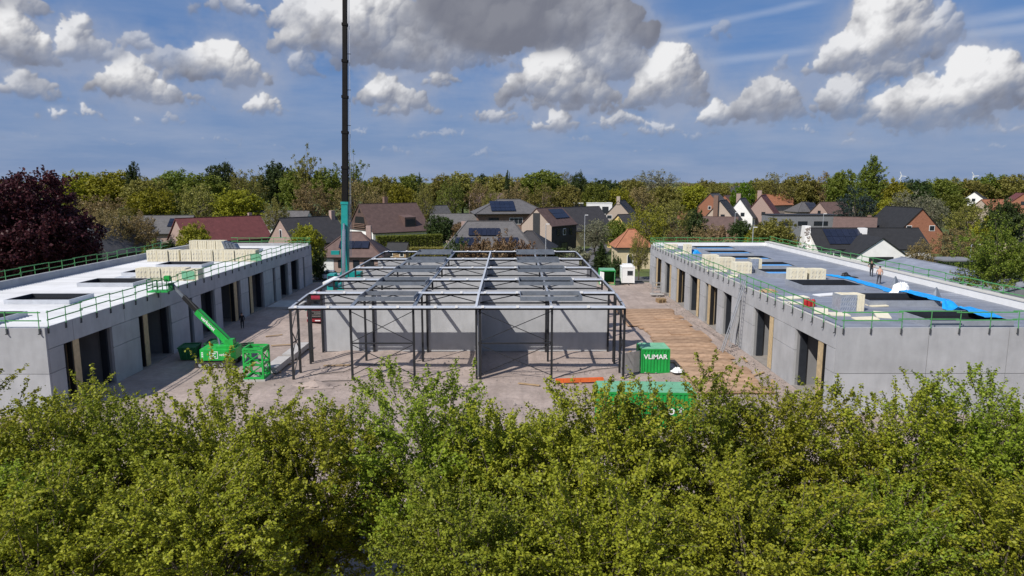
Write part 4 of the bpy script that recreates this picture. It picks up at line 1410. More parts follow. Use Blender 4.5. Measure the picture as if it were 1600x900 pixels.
part('dormer', MB().extr([(1.2, -6.2, 4.6), (1.2, -2.2, 8.0), (1.2, -6.2, 7.4)], (3.2, 0, 0)), 'tile_brown', b2)
part('dormer_window', MB().box(1.5, -6.26, 4.9, 4.1, -6.21, 6.9), 'glass', b2)
house('red_roof_house', 'long house with red tiled roof and pinkish gable behind the white roof', fx_(342, 145), 146, 17.5, 10.5, 4.3, 8.6, 'brick_pink', 'tile_red', 45, 'gable',
      [('l', 1.5, .3, 2.2, 2.4, 'w'), ('f', 0, .8, 2.0, 1.4, 'b'), ('f', 5, .8, 2.0, 1.4, 'b')], [(6.8, .3, .7, 7.0, 9.4, 'brick_pink')])
house('grey_roof_house', 'pink brick house with dark grey roof and a small gable window, left of the crane', fx_(483, 140), 140, 12.5, 10, 4.3, 8.9, 'brick_pink', 'tile_dark', 48, 'gable',
      [('l', 0, 5.2, .8, 1.5, 'w'), ('f', 3.0, 1.8, 1.2, 1.0, 'b')], [(5.4, -.4, .9, 7.6, 10.2, 'brick_pink')])
house('slate_bungalow', 'dark grey hipped bungalow with two fields of solar panels in the middle', fx_(766, 138), 138, 16.4, 13, 3.1, 8.3, 'brick_pink', 'tile_grey', 0, 'hip',
      [('f', -7.0, .4, 1.0, 2.0, 'w'), ('f', 5.8, .4, 1.6, 2.2, 'D')], [(-5.4, .8, .9, 5.4, 8.2, 'brick_pink')], [(-6.8, .12, -2.2, .40, 6, 1), (-4.2, .46, 2.0, .72, 7, 1), (1.6, .12, 5.6, .40, 5, 1)], .7, hipk=.55)
house('slate_wing', 'dark slate lean-to wing right of the hipped bungalow', fx_(828, 136), 137, 8.4, 11, 2.9, 6.4, 'brick_brown', 'tile_dark', -12, 'hip', [('f', 2.4, .3, 1.6, 2.2, 'D')], (), None, .8)
house('hipped_villa', 'dark hipped villa with solar panels and white balcony band, behind the bungalow', fx_(795, 190), 190, 18.5, 14, 7.7, 11.4, 'brick_brown', 'tile_grey', 8, 'hip',
      [('f', -5, 5.0, 2.6, 1.6, 'b'), ('f', 1, 5.0, 3.4, 1.6, 'w'), ('f', 6, 5.2, 2.0, 1.4, 'w')], (), [(-5.6, .15, 1.0, .82, 5, 3)], .9)
house('brick_gable_house', 'tan brick gabled house with dark-clad side, right of the bungalow', fx_(858, 156), 156, 10, 8.2, 6.6, 10.2, 'brick_tan', 'tile_brown', 52, 'gable',
      [('f', -2.5, 4.4, 1.0, 1.3, 'b'), ('f', 0, 4.4, 1.0, 1.3, 'w'), ('f', 2.6, 4.4, 1.0, 1.3, 'b'), ('f', 0, .4, 2.4, 2.2, 'b')], (), [(-1.5, .35, 4.2, .9, 4, 2)], .3, smat='cladding_dark')
o = bpy.data.objects['brick_gable_house']
part('slate_strip', MB().box(-5.06, -1.0, .1, -5.003, .9, 9.3), 'cladding_dark', o)
house('dark_roof_house', 'house with broad black roof behind the tan brick gable', fx_(903, 178), 178, 14, 11, 4.4, 9.6, 'cream_wall', 'tile_dark', 35, 'gable', [('f', 2, .6, 2.6, 1.6, 'b')], (), None, .6)
house('brick_far_house', 'brick gabled house with red-brown roof behind the white modern house', fx_(948, 245), 245, 12, 10.5, 6.4, 12.2, 'brick_pink', 'tile_red', 62, 'gable', [('l', -1.8, 6.6, 1.2, 1.2, 'b'), ('l', 1.8, 6.6, 1.2, 1.2, 'b')], ())
house('white_modern_house', 'white flat-roofed modern house with two dark upper windows', fx_(934, 228), 228, 8.0, 8, 3.0, 9.2, 'white_render', 'white_paint', 0, 'flat',
      [('f', -2.0, 6.0, 1.9, 2.1, 'b'), ('f', 1.8, 6.0, 1.9, 2.1, 'b')])
house('white_modern_canopy', 'long white flat roof canopy attached left of the white modern house', fx_(912, 234), 234, 7.5, 8, 3, 9.0, 'cladding_dark', 'white_paint', 0, 'flat', cat='canopy')
house('stepped_gable_house', 'brick house with tall end chimney gable beside the white modern house', fx_(970, 215), 215, 13, 10.5, 4.6, 10.3, 'brick_tan', 'tile_dark', 72, 'gable',
      [('l', -2.0, 5.0, 1.5, 1.1, 'b'), ('l', 2.6, 5.0, 1.5, 1.1, 'w')], [(-6.2, 0, 1.0, 9.4, 11.8, 'brick_tan')])
house('orange_roof_house', 'small yellowish brick house with orange hipped roof and arched window', fx_(986, 130), 130, 6.2, 7, 4.0, 7.2, 'cream_wall', 'tile_orange', 0, 'hip', (), (), None, .5)
o = bpy.data.objects['orange_roof_house']
arch = [(-.45 + .0, 0), (.45, 0), (.45, 1.6)] + [(.45 * math.cos(t), 1.6 + .45 * math.sin(t)) for t in (R(30), R(60), R(90), R(120), R(150))] + [(-.45, 1.6)]
w_ = part('window', MB().extr([(x * 1.25 - .7, -3.505, z * 1.05 + .7) for x, z in arch], (0, -.05, 0)), 'white_paint', o)
part('pane', MB().extr([(x - .7, -3.56, z + .76) for x, z in arch], (0, -.02, 0)), 'glass', w_)
house('yellow_house', 'yellow rendered house half hidden by yellow-green trees', fx_(988, 168), 168, 9, 8, 5.2, 8.2, 'yellow_wall', 'tile_dark', 30, 'gable', [('f', 0, 2.6, 1.6, 1.4, 'b')])
for (px, Y, w, d, ea, ri, wm, rm_, lab, nm) in (
        (1128, 208, 13, 9.0, 5.2, 10.6, 'brick_tan', 'tile_dark', 'tan brick gabled terrace house with broad end chimney', 'terrace_house'),
        (1158, 220, 13, 8.0, 5.4, 10.9, 'white_render', 'tile_grey', 'white gabled terrace house between two brick ones', 'terrace_house'),
        (1190, 226, 15, 10.0, 5.2, 11.8, 'brick_pink', 'tile_red', 'pink brick terrace house with reddish roof edge', 'terrace_house')):
    house(nm, lab, fx_(px, Y), Y, w, d, ea, ri, wm, rm_, 64, 'gable', [('l', -1.0, 5.6, 1.0, 1.0, 'b'), ('f', -3, 3.0, 1.2, 1.2, 'w'), ('f', 1, 3.0, 1.2, 1.2, 'w')], [(-2 if wm != 'brick_tan' else -6.8, 1.0, 1.3, 5.0, ri + 1.6, 'brick_brown' if wm == 'brick_tan' else 'brick_pink')])
house('brown_shed_house', 'low brown brick house with sloping roof before the terrace', fx_(1120, 185), 183, 9, 8, 3.8, 6.8, 'brick_brown', 'tile_brown', -20, 'gable', [('f', 1, 1.2, 1.4, 1.2, 'b')])
house('red_gable_house', 'bright red-orange gabled house above the terrace', fx_(1114, 262), 262, 12, 9, 7.0, 11.8, 'brick_red', 'tile_grey', 58, 'gable', [('l', 0, 6.0, 1.0, 1.2, 'w')])
house('grey_flat_house', 'grey clad flat-roofed modern house with strip windows', fx_(1251, 188), 188, 18.6, 9, 3, 7.1, 'cladding_grey', 'tile_black', 0, 'flat',
      [('f', -6.0, 4.6, 3.4, 1.0, 'b'), ('f', 3.4, 4.6, 3.6, 1.0, 'b'), ('f', -1.5, 4.6, 2.4, 1.0, 'b')])
house('carport', 'low flat grey carport left of the grey modern house', fx_(1190, 182), 180, 7.5, 6, 2, 3.2, 'cladding_dark', 'cladding_grey', 0, 'flat', cat='carport')
house('solar_roof_house', 'small far house with hipped roof half covered in solar panels', fx_(1255, 262), 262, 11, 9, 5.0, 8.6, 'brick_tan', 'tile_grey', 10, 'hip', (), (), [(-.5, .1, 3.4, .9, 3, 3)])
house('brown_roof_house', 'house with brown-red roof and small dark gable behind the white bungalow', fx_(1335, 165), 165, 9, 8.5, 3.8, 7.6, 'brick_brown', 'tile_brown', -28, 'gable', [('r', 0, 4.2, 1.8, 1.6, 'b')], [(3.0, 1.4, .9, 6.0, 8.2, 'brick_brown')])
house('red_brick_gable', 'red brick gable with two white windows and steep black roof', fx_(1424, 158), 162, 15, 10.4, 4.6, 10.1, 'brick_red', 'tile_black', -90, 'gable', [('r', -2.6, 5.2, 1.1, 1.1, 'w'), ('r', 2.6, 5.2, 1.1, 1.1, 'w')])
wb = house('white_bungalow', 'long white bungalow with black roof, solar panels and projecting gable', fx_(1357, 131), 133, 21.4, 9.6, 3.6, 7.1, 'white_render', 'tile_black', 0, 'gable',
           [('f', -9.8, .4, 1.0, 2.4, 'b'), ('f', -8.4, .4, 1.0, 2.4, 'b'), ('f', -7.0, .4, 1.0, 2.4, 'b'), ('f', 8.6, .6, 1.4, 1.6, 'b'), ('f', 5.0, .6, 1.8, 1.6, 'b')], [(-.6, -.9, 1.3, 5.4, 7.3, 'white_render')], [(-8.2, .18, -1.0, .93, 6, 2)], .25)
mb = MB()
mb.add([(-6.1, -4.8, 0), (2.7, -4.8, 0), (2.7, -10.4, 0), (-6.1, -10.4, 0), (-6.1, -4.8, 3.0), (2.7, -4.8, 3.0), (2.7, -10.4, 3.0), (-6.1, -10.4, 3.0), (-1.7, -10.4, 6.0), (-1.7, -4.8, 6.0)],
       [(0, 1, 5, 9, 4), (3, 7, 8, 6, 2), (0, 4, 7, 3), (1, 2, 6, 5), (4, 9, 8, 7), (5, 6, 8, 9)])
part('gable_wing', mb, 'white_render', wb)
for s in (-1, 1):
    x0 = -1.7 + s * 4.75
    P4 = [(x0, -10.65, 2.78), (-1.7, -10.65, 6.03), (-1.7, -2.4, 6.03), (x0, -2.4, 2.78)]
    part('wing_roof', MB().hexa(P4, [(x, y, z + .16) for x, y, z in P4]), 'tile_black', wb)
w_ = part('window', MB().box(-3.9, -10.47, 1.5, .5, -10.405, 2.7), 'plastic_black', wb)
for q in range(3):
    part('pane', MB().box(-3.8 + q * 1.42, -10.49, 1.58, -2.46 + q * 1.42, -10.475, 2.62), 'glass', wb)
mb = MB()
mb.hexa([(-12.2, -2.2, 0), (-10.72, -2.2, 0), (-10.72, 1.0, 0), (-12.2, 1.0, 0)], [(-11.8, -1.1, 7.7), (-10.72, -1.1, 7.7), (-10.72, .4, 7.7), (-11.8, .4, 7.7)])
part('stone_chimney', mb, 'white_render', wb)
rs = random.Random(5)
for k in range(60):
    z = rs.uniform(.6, 7.4); y0 = -2.2 + 1.1 * z / 7.7 - .03
    x = rs.uniform(-12.15 + .4 * z / 7.7, -10.9); s = rs.uniform(.08, .2)
    part('stone', MB().box(x - s, y0 - .03, z - s * .7, x + s, y0 + .05, z + s * .7), 'rubble', wb)
house('grey_shed', 'wide low grey-roofed shed beyond the outer rail of the dark roof', 56.0, 84.5, 25, 16, 3.3, 5.3, 'cladding_grey', 'membrane', 90, 'gable', cat='shed', over=.3)
house('small_grey_shed', 'small flat grey shed in front of the large leafy tree', fx_(1493, 118), 118, 6, 5, 2, 2.7, 'cladding_dark', 'cladding_grey', 0, 'flat', cat='shed')
house('cream_gable_house', 'cream gabled house cut by the right edge above the leafy tree', fx_(1592, 146), 148, 12, 9.5, 4.4, 8.6, 'cream_wall', 'tile_brown', 58, 'gable', [('l', 0, 4.6, 1.0, 1.1, 'w')], ())
house('cream_annex', 'small cream annex with flat dark roof left of the cream gabled house', fx_(1552, 142), 140, 5, 5, 2, 4.0, 'cream_wall', 'cladding_dark', 0, 'flat', cat='annex')
house('green_barn_house', 'dark green clad gabled house by the copper beech', fx_(160, 132), 134, 9, 9.5, 2.8, 7.6, 'cladding_dark', 'tile_grey', 72, 'gable', [('l', 2.4, .5, 1.0, 1.9, 'w'), ('l', -2.4, .5, 1.6, 1.7, 'b')])
house('brick_long_house', 'long pink brick house with grey roof and skylight panel behind bare trees', fx_(238, 165), 167, 18, 10, 4.2, 7.9, 'brick_pink', 'tile_grey', 6, 'gable', [('f', -4, .8, 2.0, 1.6, 'b'), ('f', 2, .8, 2.0, 1.6, 'w')], (), [(4.0, .3, 5.8, .8, 2, 2)])
house('garden_shed', 'little wooden garden shed with dark roof by the hedge', fx_(622, 142), 142, 4.2, 3.4, 2.2, 3.5, 'timber', 'tile_black', -8, 'gable', [('f', -1.1, .9, .7, .7, 'w'), ('f', 1.2, .9, .7, .7, 'w')], cat='shed', over=.25)
house('pale_far_house', 'pale gabled house between bare trees behind the dark conifer tree', fx_(672, 205), 206, 12, 9, 4.2, 9.0, 'brick_tan', 'tile_grey', 40, 'gable', [('l', 0, 4.8, 1.0, 1.1, 'b')])
house('slate_far_house', 'low slate-roofed house left of the dense dark tree', fx_(712, 185), 188, 14, 10, 3.4, 7.4, 'brick_tan', 'tile_grey', -6, 'gable')
for (px, yr, Y, w, wm, rm_, rz, lab) in (
        (1172, 288, 330, 8, 'white_render', 'tile_dark', 40, 'small white far house above the terrace'),
        (1228, 296, 300, 10, 'brick_red', 'tile_brown', 60, 'far brick house with brown roof in the trees'),
        (1278, 299, 310, 11, 'white_render', 'tile_dark', 65, 'far white gable peeping from the trees beside the poplars'),
        (1318, 303, 320, 9, 'brick_tan', 'tile_dark', 20, 'far low house with dark roof left of the poplars'),
        (1415, 302, 330, 10, 'brick_tan', 'tile_dark', 30, 'far tan house behind the pale willows'),
        (1525, 300, 320, 12, 'white_render', 'tile_dark', 50, 'far white gable in the trees at the right'),
        (1594, 302, 260, 11, 'brick_red', 'tile_red', 66, 'far red gabled house at the right edge'),
        (1485, 292, 420, 12, 'brick_tan', 'tile_grey', 10, 'far grey roof in the wood right of the willows'),
        (1150, 291, 340, 12, 'brick_brown', 'tile_dark', 0, 'far dark roof behind the red-orange gable'),
        (1140, 305, 285, 10, 'brick_red', 'tile_brown', 50, 'far brown-roofed house just right of the red-orange gable'),
        (1208, 304, 275, 12, 'brick_tan', 'tile_orange', 30, 'far house with orange roof above the grey modern house'),
        (1300, 316, 245, 11, 'brick_pink', 'tile_brown', 20, 'far house with brown roof right of the solar-panelled one'),
        (1085, 308, 300, 11, 'brick_red', 'tile_red', 25, 'far red-roofed house left of the red-orange gable'),
        (1555, 312, 240, 12, 'brick_tan', 'tile_orange', 15, 'far orange-roofed house behind the dark tree at the right'),
        (870, 300, 330, 14, 'brick_tan', 'tile_brown', 0, 'far brown roof behind the black-roofed houses'),
        (760, 302, 300, 14, 'brick_pink', 'tile_brown', 10, 'far pinkish house between trees above the slate roofs'),
        (440, 330, 200, 16, 'white_render', 'tile_grey', 0, 'far white-edged low roof behind the pink brick house')):
    p = at(px, yr, Y)
    house('far_house', lab, p.x, Y, w, w * .8, max(p.z - 3.8, 2.5), p.z, wm, rm_, rz, 'gable', [('l', 0, max(p.z - 3.8, 2.5) - .4, 1.2, 1.2, 'b'), ('f', 1.5, 1.4, 1.4, 1.3, 'w')], cat='house')

# ------------------------------------------------------------------ street lamps, wind turbines


def lamp(label, px, ytop, Y, arm=1.0):
    p = at(px, ytop, Y)
    r = thing('street_lamp', label, 'street lamp', (p.x, Y, 0), 0, 'street lamps')
    part('pole', MB().tube([(0, 0, 0), (0, 0, p.z - .1)], [.11, .07], 8), 'galvanised', r)
    part('arm', MB().bar((0, 0, p.z - .05), (arm, 0, p.z), .08), 'galvanised', r)
    part('lamp_head', MB().box(arm - .1, -.14, p.z - .06, arm + .6, .14, p.z + .06), 'white_paint', r)


lamp('white street lamp beside the copper beech', 137, 347, 114, .0)
lamp('thin street lamp in front of the tan brick gable', 853, 350, 128, .1)
lamp('thin street lamp by the black-roofed house', 914, 336, 150, .1)
lamp('street lamp in front of the terrace', 1149, 332, 165, .1)
lamp('street lamp behind the far rail of the dark roof', 1177, 355, 122, .1)
lamp('street lamp before the grey modern house', 1287, 334, 160, .1)
lamp('curved street lamp by the cream annex', 1518, 382, 118, .9)
for i, (px, yt, lab) in enumerate(((1408, 275, 'distant white wind turbine just right of the poplars'), (1521, 275, 'distant white wind turbine near the right edge'))):
    Y = 3600
    p = at(px, yt, Y)
    r = thing('wind_turbine', lab, 'wind turbine', (p.x, Y, 0), 0, 'wind turbines on the horizon')
    part('tower', MB().tube([(0, 0, 0), (0, 0, p.z)], [3.2, 1.8], 8), 'white_paint', r)
    part('nacelle', MB().box(-2.4, -5, p.z - 2, 2.4, 6, p.z + 2.4), 'white_paint', r)
    for k in range(3):
        t = R(115 + 120 * k + i * 9)
        part('blade', MB().bar((0, -6, p.z), (math.cos(t) * 24, -6, p.z + math.sin(t) * 24), 2.6, 1.2, (0, 1, 0)), 'white_paint', r)
# ================================================================== THINGS ON THE SITE
def G0(px, py, z=0.0):
    d = ray(px, py)
    t = (z - CAM_H) / d.z
    return Vector((d.x * t, d.y * t, z))


def lettering(body, size, mat, parent, loc, xdir, normal, shear=0.0, name='lettering', squash=1.0):
    me = text_mesh(body, size, mat, shear, size * .02)
    o = ob(name, me, parent)
    x = Vector(xdir).normalized()
    n = Vector(normal).normalized()
    y = n.cross(x).normalized()
    o.matrix_local = Matrix(((x.x * squash, y.x, n.x, loc[0]), (x.y * squash, y.y, n.y, loc[1]), (x.z * squash, y.z, n.z, loc[2]), (0, 0, 0, 1)))
    return o


# ------------------------------------------------------------------ mobile crane
cr = thing('mobile_crane', 'tall mobile crane with teal base boom and black telescopic boom rising out of frame', 'crane', (-22.0, 90, 0))
for i in range(5):
    for s in (-1, 1):
        yy = -4.2 + i * 2.1
        w_ = part('wheel', MB().tube([(s * 1.05, yy, .65), (s * 1.4, yy, .65)], .65, 14), 'rubber', cr)
        part('rim', MB().tube([(s * 1.401, yy, .65), (s * 1.44, yy, .65)], .34, 12), 'galvanised', w_)
part('carrier', MB().box(-1.3, -5.6, .8, 1.3, 5.8, 1.6), 'teal', cr)
cb = part('driver_cab', MB().hexa([(-1.3, -8.0, .7), (1.3, -8.0, .7), (1.3, -5.7, .7), (-1.3, -5.7, .7)], [(-1.2, -7.7, 2.7), (1.2, -7.7, 2.7), (1.2, -5.7, 2.7), (-1.2, -5.7, 2.7)]), 'teal', cr)
part('windscreen', MB().hexa([(-1.05, -7.96, 1.6), (1.05, -7.96, 1.6), (1.05, -7.90, 1.6), (-1.05, -7.90, 1.6)], [(-1.0, -7.82, 2.5), (1.0, -7.82, 2.5), (1.0, -7.74, 2.5), (-1.0, -7.74, 2.5)]), 'glass', cb)
part('slewing_deck', MB().box(-1.35, -1.2, 1.62, 1.35, 4.6, 2.4), 'teal', cr)
part('counterweight', MB().box(-1.4, 3.2, 2.42, 1.4, 4.8, 3.8), 'teal', cr)
oc = part('operator_cab', MB().hexa([(-2.0, -1.6, 1.9), (-1.0, -1.6, 1.9), (-1.0, .4, 1.9), (-2.0, .4, 1.9)], [(-1.95, -1.2, 4.1), (-1.05, -1.2, 4.1), (-1.05, .4, 4.1), (-1.95, .4, 4.1)]), 'teal', cr)
part('cab_window', MB().hexa([(-1.9, -1.63, 2.6), (-1.1, -1.63, 2.6), (-1.1, -1.5, 2.6), (-1.9, -1.5, 2.6)], [(-1.88, -1.36, 3.9), (-1.12, -1.36, 3.9), (-1.12, -1.2, 3.9), (-1.88, -1.2, 3.9)]), 'glass', oc)
for s in (-1, 1):
    for yy in (-4.8, 4.9):
        part('outrigger', MB().box(s * 1.3, yy - .15, .75, s * 3.6, yy + .15, 1.05).box(s * 3.45, yy - .12, .1, s * 3.65, yy + .12, 1.05).box(s * 3.2, yy - .4, .02, s * 3.9, yy + .4, .1), 'teal', cr)
tip = Vector((1.15, 1.6, 44))
foot = Vector((.05, 0, 2.3))
bd = (tip - foot).normalized()


def bpt(h):
    return foot + bd * h


segs = [(0, 11.2, .84, 'teal'), (11.2, 15.8, .72, 'boom_black'), (15.8, 20.3, .67, 'boom_black'), (20.3, 24.8, .62, 'boom_black'), (24.8, 29.3, .58, 'boom_black'), (29.3, 33.8, .54, 'boom_black'), (33.8, 41, .50, 'boom_black')]
for (h0, h1, w, m) in segs:
    s_ = part('boom_section', MB().bar(bpt(h0), bpt(h1), w, w * 1.15, (0, 1, 0)), m, cr, label='teal base section of the boom' if m == 'teal' else None)
    part('collar', MB().bar(bpt(h1 - .35), bpt(h1), w + .14, w * 1.15 + .14, (0, 1, 0)), m, s_)
part('luffing_cylinder', MB().tube([(.15, -1.5, 2.2), bpt(7.6) + Vector((0, -.75, 0))], [.24, .24], 10).tube([bpt(3.8) + Vector((.08, -1.1, 0)), bpt(8.4) + Vector((0, -.75, 0))], [.14, .14], 8), 'chrome', cr)
part('boom_bracket', MB().box(-1.55, -.5, 6.6, -.5, .0, 7.1), 'teal', cr)
for k, dx in enumerate((.62, .78)):
    part('cable', MB().tube([bpt(4) + Vector((dx, 0, 0)), bpt(41) + Vector((dx - .25, 0, 0))], .034, 5), 'galvanised', cr)
for h in (12, 16.6, 21, 25.5, 30):
    part('cable_guide', MB().bar(bpt(h), bpt(h) + Vector((.75, 0, 0)), .07), 'boom_black', cr)

# ------------------------------------------------------------------ red lorry beside the frame
tr = thing('red_truck', 'dark red lorry facing the viewer beside the steel frame', 'truck', (-21.9, 76.4, 0))
cab = part('cab', MB().hexa([(-1.25, 0, .55), (1.25, 0, .55), (1.25, 2.2, .55), (-1.25, 2.2, .55)], [(-1.2, .22, 3.0), (1.2, .22, 3.0), (1.2, 2.2, 3.0), (-1.2, 2.2, 3.0)]), 'truck_red', tr)
part('sun_visor', MB().box(-1.15, -.02, 2.66, 1.15, .2, 2.86), 'plastic_black', cab)
part('roof_deflector', MB().hexa([(-1.1, .35, 3.0), (1.1, .35, 3.0), (1.1, 2.1, 3.0), (-1.1, 2.1, 3.0)], [(-1.0, 1.1, 3.5), (1.0, 1.1, 3.5), (1.0, 2.1, 3.6), (-1.0, 2.1, 3.6)]), 'truck_red', cab)
part('windscreen', MB().hexa([(-1.1, .05, 1.75), (1.1, .05, 1.75), (1.1, .14, 1.75), (-1.1, .14, 1.75)], [(-1.05, .13, 2.64), (1.05, .13, 2.64), (1.05, .24, 2.64), (-1.05, .24, 2.64)]), 'glass', cab)
gr = part('grille', MB().box(-.85, -.06, .75, .85, .02, 1.6), 'plastic_black', cab)
for z in (.9, 1.08, 1.44):
    part('slat', MB().box(-.8, -.085, z, .8, -.063, z + .05), 'chrome', gr)
lettering('SCANIA', .22, 'chrome', gr, (0, -.09, 1.30), (1, 0, 0), (0, -1, 0))
for s in (-1, 1):
    hl = part('headlight', MB().box(s * .88, -.05, .62, s * 1.2, .02, .88), 'lamp_glass', cab)
    part('mirror', MB().box(s * 1.28, .1, 1.7, s * 1.5, .25, 2.5), 'plastic_black', cab)
part('bumper', MB().box(-1.22, -.12, .32, 1.22, .1, .6), 'truck_red', cab)
part('number_plate', MB().box(-.3, -.14, .40, .3, -.123, .52), 'white_paint', cab)
for s in (-1, 1):
    for yy in (1.2, 4.6, 5.9):
        w_ = part('wheel', MB().tube([(s * .9, yy, .5), (s * 1.22, yy, .5)], .5, 14), 'rubber', tr)
        part('rim', MB().tube([(s * 1.221, yy, .5), (s * 1.25, yy, .5)], .28, 10), 'galvanised', w_)
part('chassis', MB().box(-.5, 2.2, .55, .5, 7.2, .9), 'plastic_black', tr)
part('load_bed', MB().box(-1.25, 2.7, .95, 1.25, 9.0, 1.25), 'plastic_black', tr)

# ------------------------------------------------------------------ tracked boom lift
bl = thing('boom_lift', 'bright green tracked boom lift with its basket raised to the white roof', 'boom lift', (-25.8, 58.9, 0), R(4))
for s in (-1, 1):
    prof = [(-1.7, .25), (-1.55, .05), (1.55, .05), (1.7, .25), (1.7, .38), (1.5, .58), (-1.5, .58), (-1.7, .38)]
    t_ = part('track', MB().extr([(x, s * .95 - .22, z) for x, z in prof], (0, .44, 0)), 'rubber', bl)
    for k in range(5):
        part('roller', MB().tube([(-1.2 + k * .6, s * .95 - .25, .28), (-1.2 + k * .6, s * .95 + .25, .28)], .17, 10), 'galvanised', t_)
part('undercarriage', MB().box(-.9, -.72, .3, .9, .72, .66), 'plastic_black', bl)
hull = part('turret', MB().extr([(-1.25, -.95, .7), (-.85, -1.15, .7), (1.3, -1.15, .7), (1.75, -.8, .7), (1.75, .8, .7), (1.3, 1.15, .7), (-.85, 1.15, .7), (-1.25, .95, .7)], (0, 0, .95)), 'bright_green', bl)
part('engine_cover', MB().extr([(.1, -.9, 1.652), (1.55, -.75, 1.652), (1.55, .75, 1.652), (.1, .9, 1.652)], (0, 0, .22)), 'bright_green', hull)
part('logo_frame', MB().box(-.35, -1.175, .86, .35, -1.153, 1.5), 'white_paint', hull)
part('logo_field', MB().box(-.29, -1.185, .92, .29, -1.177, 1.44), 'bright_green', hull)
part('logo_mark', MB().box(-.18, -1.195, 1.0, .18, -1.187, 1.08).box(-.18, -1.195, 1.14, .02, -1.187, 1.22).box(-.18, -1.195, 1.28, .18, -1.187, 1.36), 'white_paint', hull)
lettering('verkoost', .34, 'white_paint', hull, (.92, -1.16, 1.2), (1, 0, 0), (0, -1, 0), squash=.75)
for k in range(3):
    part('louvre', MB().box(-1.06, -1.12 + .0, 1.0 + k * .17, -.86, -1.06, 1.1 + k * .17), 'white_paint', hull)
root_, mid_, end_ = Vector((1.0, 0, 2.0)), Vector((-1.9, .9, 4.7)), Vector((-4.3, 2.0, 6.9))
part('mast', MB().hexa([(.55, -.4, 1.66), (1.45, -.4, 1.66), (1.45, .4, 1.66), (.55, .4, 1.66)], [(.75, -.35, 2.35), (1.4, -.35, 2.35), (1.4, .35, 2.35), (.75, .35, 2.35)]), 'bright_green', bl)
d_ = (mid_ - root_).normalized()
boom = part('boom', MB().bar(root_, mid_, .42, .58), 'bright_green', bl)
nrm_ = d_.cross(Vector((0, 0, 1))).normalized()
nrm_ = nrm_ if nrm_.y < 0 else -nrm_
lettering('verkoost', .46, 'white_paint', boom, root_ * .38 + mid_ * .62 + nrm_ * .225, -d_, nrm_)
part('inner_boom', MB().bar(mid_ - d_ * .2, mid_ + (end_ - mid_) * .55, .28, .36), 'plastic_black', bl)
part('tip_boom', MB().bar(mid_ + (end_ - mid_) * .5, end_, .20, .26), 'curb_steel', bl)
part('lift_cylinder', MB().tube([(.2, -.05, 1.7), root_ * .62 + mid_ * .38 + Vector((0, 0, -.28))], .10, 8), 'chrome', bl)
for k in range(2):
    part('hose', MB().tube([root_ + Vector((.1, -.24 + .48 * k, .28)), root_.lerp(mid_, .5) + Vector((0, -.26 + .52 * k, .36)), mid_ + Vector((0, -.2 + .4 * k, .32)), mid_.lerp(end_, .6) + Vector((0, -.16, .3)), end_ + Vector((0, -.12, .1))], .03, 6), 'plastic_black', bl)
part('exhaust', MB().tube([(1.3, .7, 1.87), (1.3, .7, 2.25)], .05, 8), 'plastic_black', bl)
part('beacon', MB().tube([(-.9, .6, 1.652), (-.9, .6, 1.85)], .07, 8), 'orange', bl)
bk = part('basket', MB().box(-6.3, 1.3, 6.35, -4.5, 2.5, 6.45), 'bright_green', bl)
for (x, y) in ((-6.25, 1.35), (-4.55, 1.35), (-6.25, 2.45), (-4.55, 2.45), (-5.4, 1.35), (-5.4, 2.45)):
    part('basket_post', MB().box(x - .03, y - .03, 6.45, x + .03, y + .03, 7.5), 'bin_green', bk)
for z in (6.95, 7.48):
    part('basket_rail', MB().bar((-6.25, 1.35, z), (-4.55, 1.35, z), .06).bar((-6.25, 2.45, z), (-4.55, 2.45, z), .06).bar((-6.25, 1.35, z), (-6.25, 2.45, z), .06).bar((-4.55, 1.35, z), (-4.55, 2.45, z), .06), 'bin_green', bk)
part('control_box', MB().box(-4.8, 1.45, 7.3, -4.35, 1.85, 7.8), 'bright_green', bk)
part('jib_head', MB().box(-4.6, 1.7, 6.5, -4.2, 2.1, 7.1), 'bin_green', bk)

# ------------------------------------------------------------------ green lattice tower module
tm = thing('lattice_module', 'bright green steel lattice tower module standing in the court', 'tower module', (-20.75, 54.4, 0))
tm.scale = (.92, .92, 1)
part('base_slab', MB().box(-1.0, -1.0, .02, 1.0, 1.0, .22), 'slab_grey', tm)
for sx in (-1, 1):
    for sy in (-1, 1):
        part('corner_post', MB().box(sx * .82 - .075, sy * .82 - .075, .222, sx * .82 + .075, sy * .82 + .075, 2.75), 'bright_green', tm)
for z in (.32, 1.42, 2.5, 2.72):
    for s in (-1, 1):
        part('crossbar', MB().box(-.74, s * .82 - .07, z - .08, .74, s * .82 + .07, z + .08), 'bright_green', tm)
        part('crossbar', MB().box(s * .82 - .07, -.74, z - .08, s * .82 + .07, .74, z + .08), 'bright_green', tm)
for z0, z1 in ((.42, 1.32), (1.52, 2.4)):
    for s in (-1, 1):
        part('diagonal', MB().bar((-.74, s * .82 - .03, z0), (.74, s * .82 - .03, z1), .07), 'bright_green', tm)
        part('diagonal', MB().bar((-.74, s * .82 + .045, z1), (.74, s * .82 + .045, z0), .07), 'bright_green', tm)
        part('diagonal', MB().bar((s * .82 - .03, -.74, z0), (s * .82 - .03, .74, z1), .07), 'bright_green', tm)
        part('diagonal', MB().bar((s * .82 + .045, -.74, z1), (s * .82 + .045, .74, z0), .07), 'bright_green', tm)

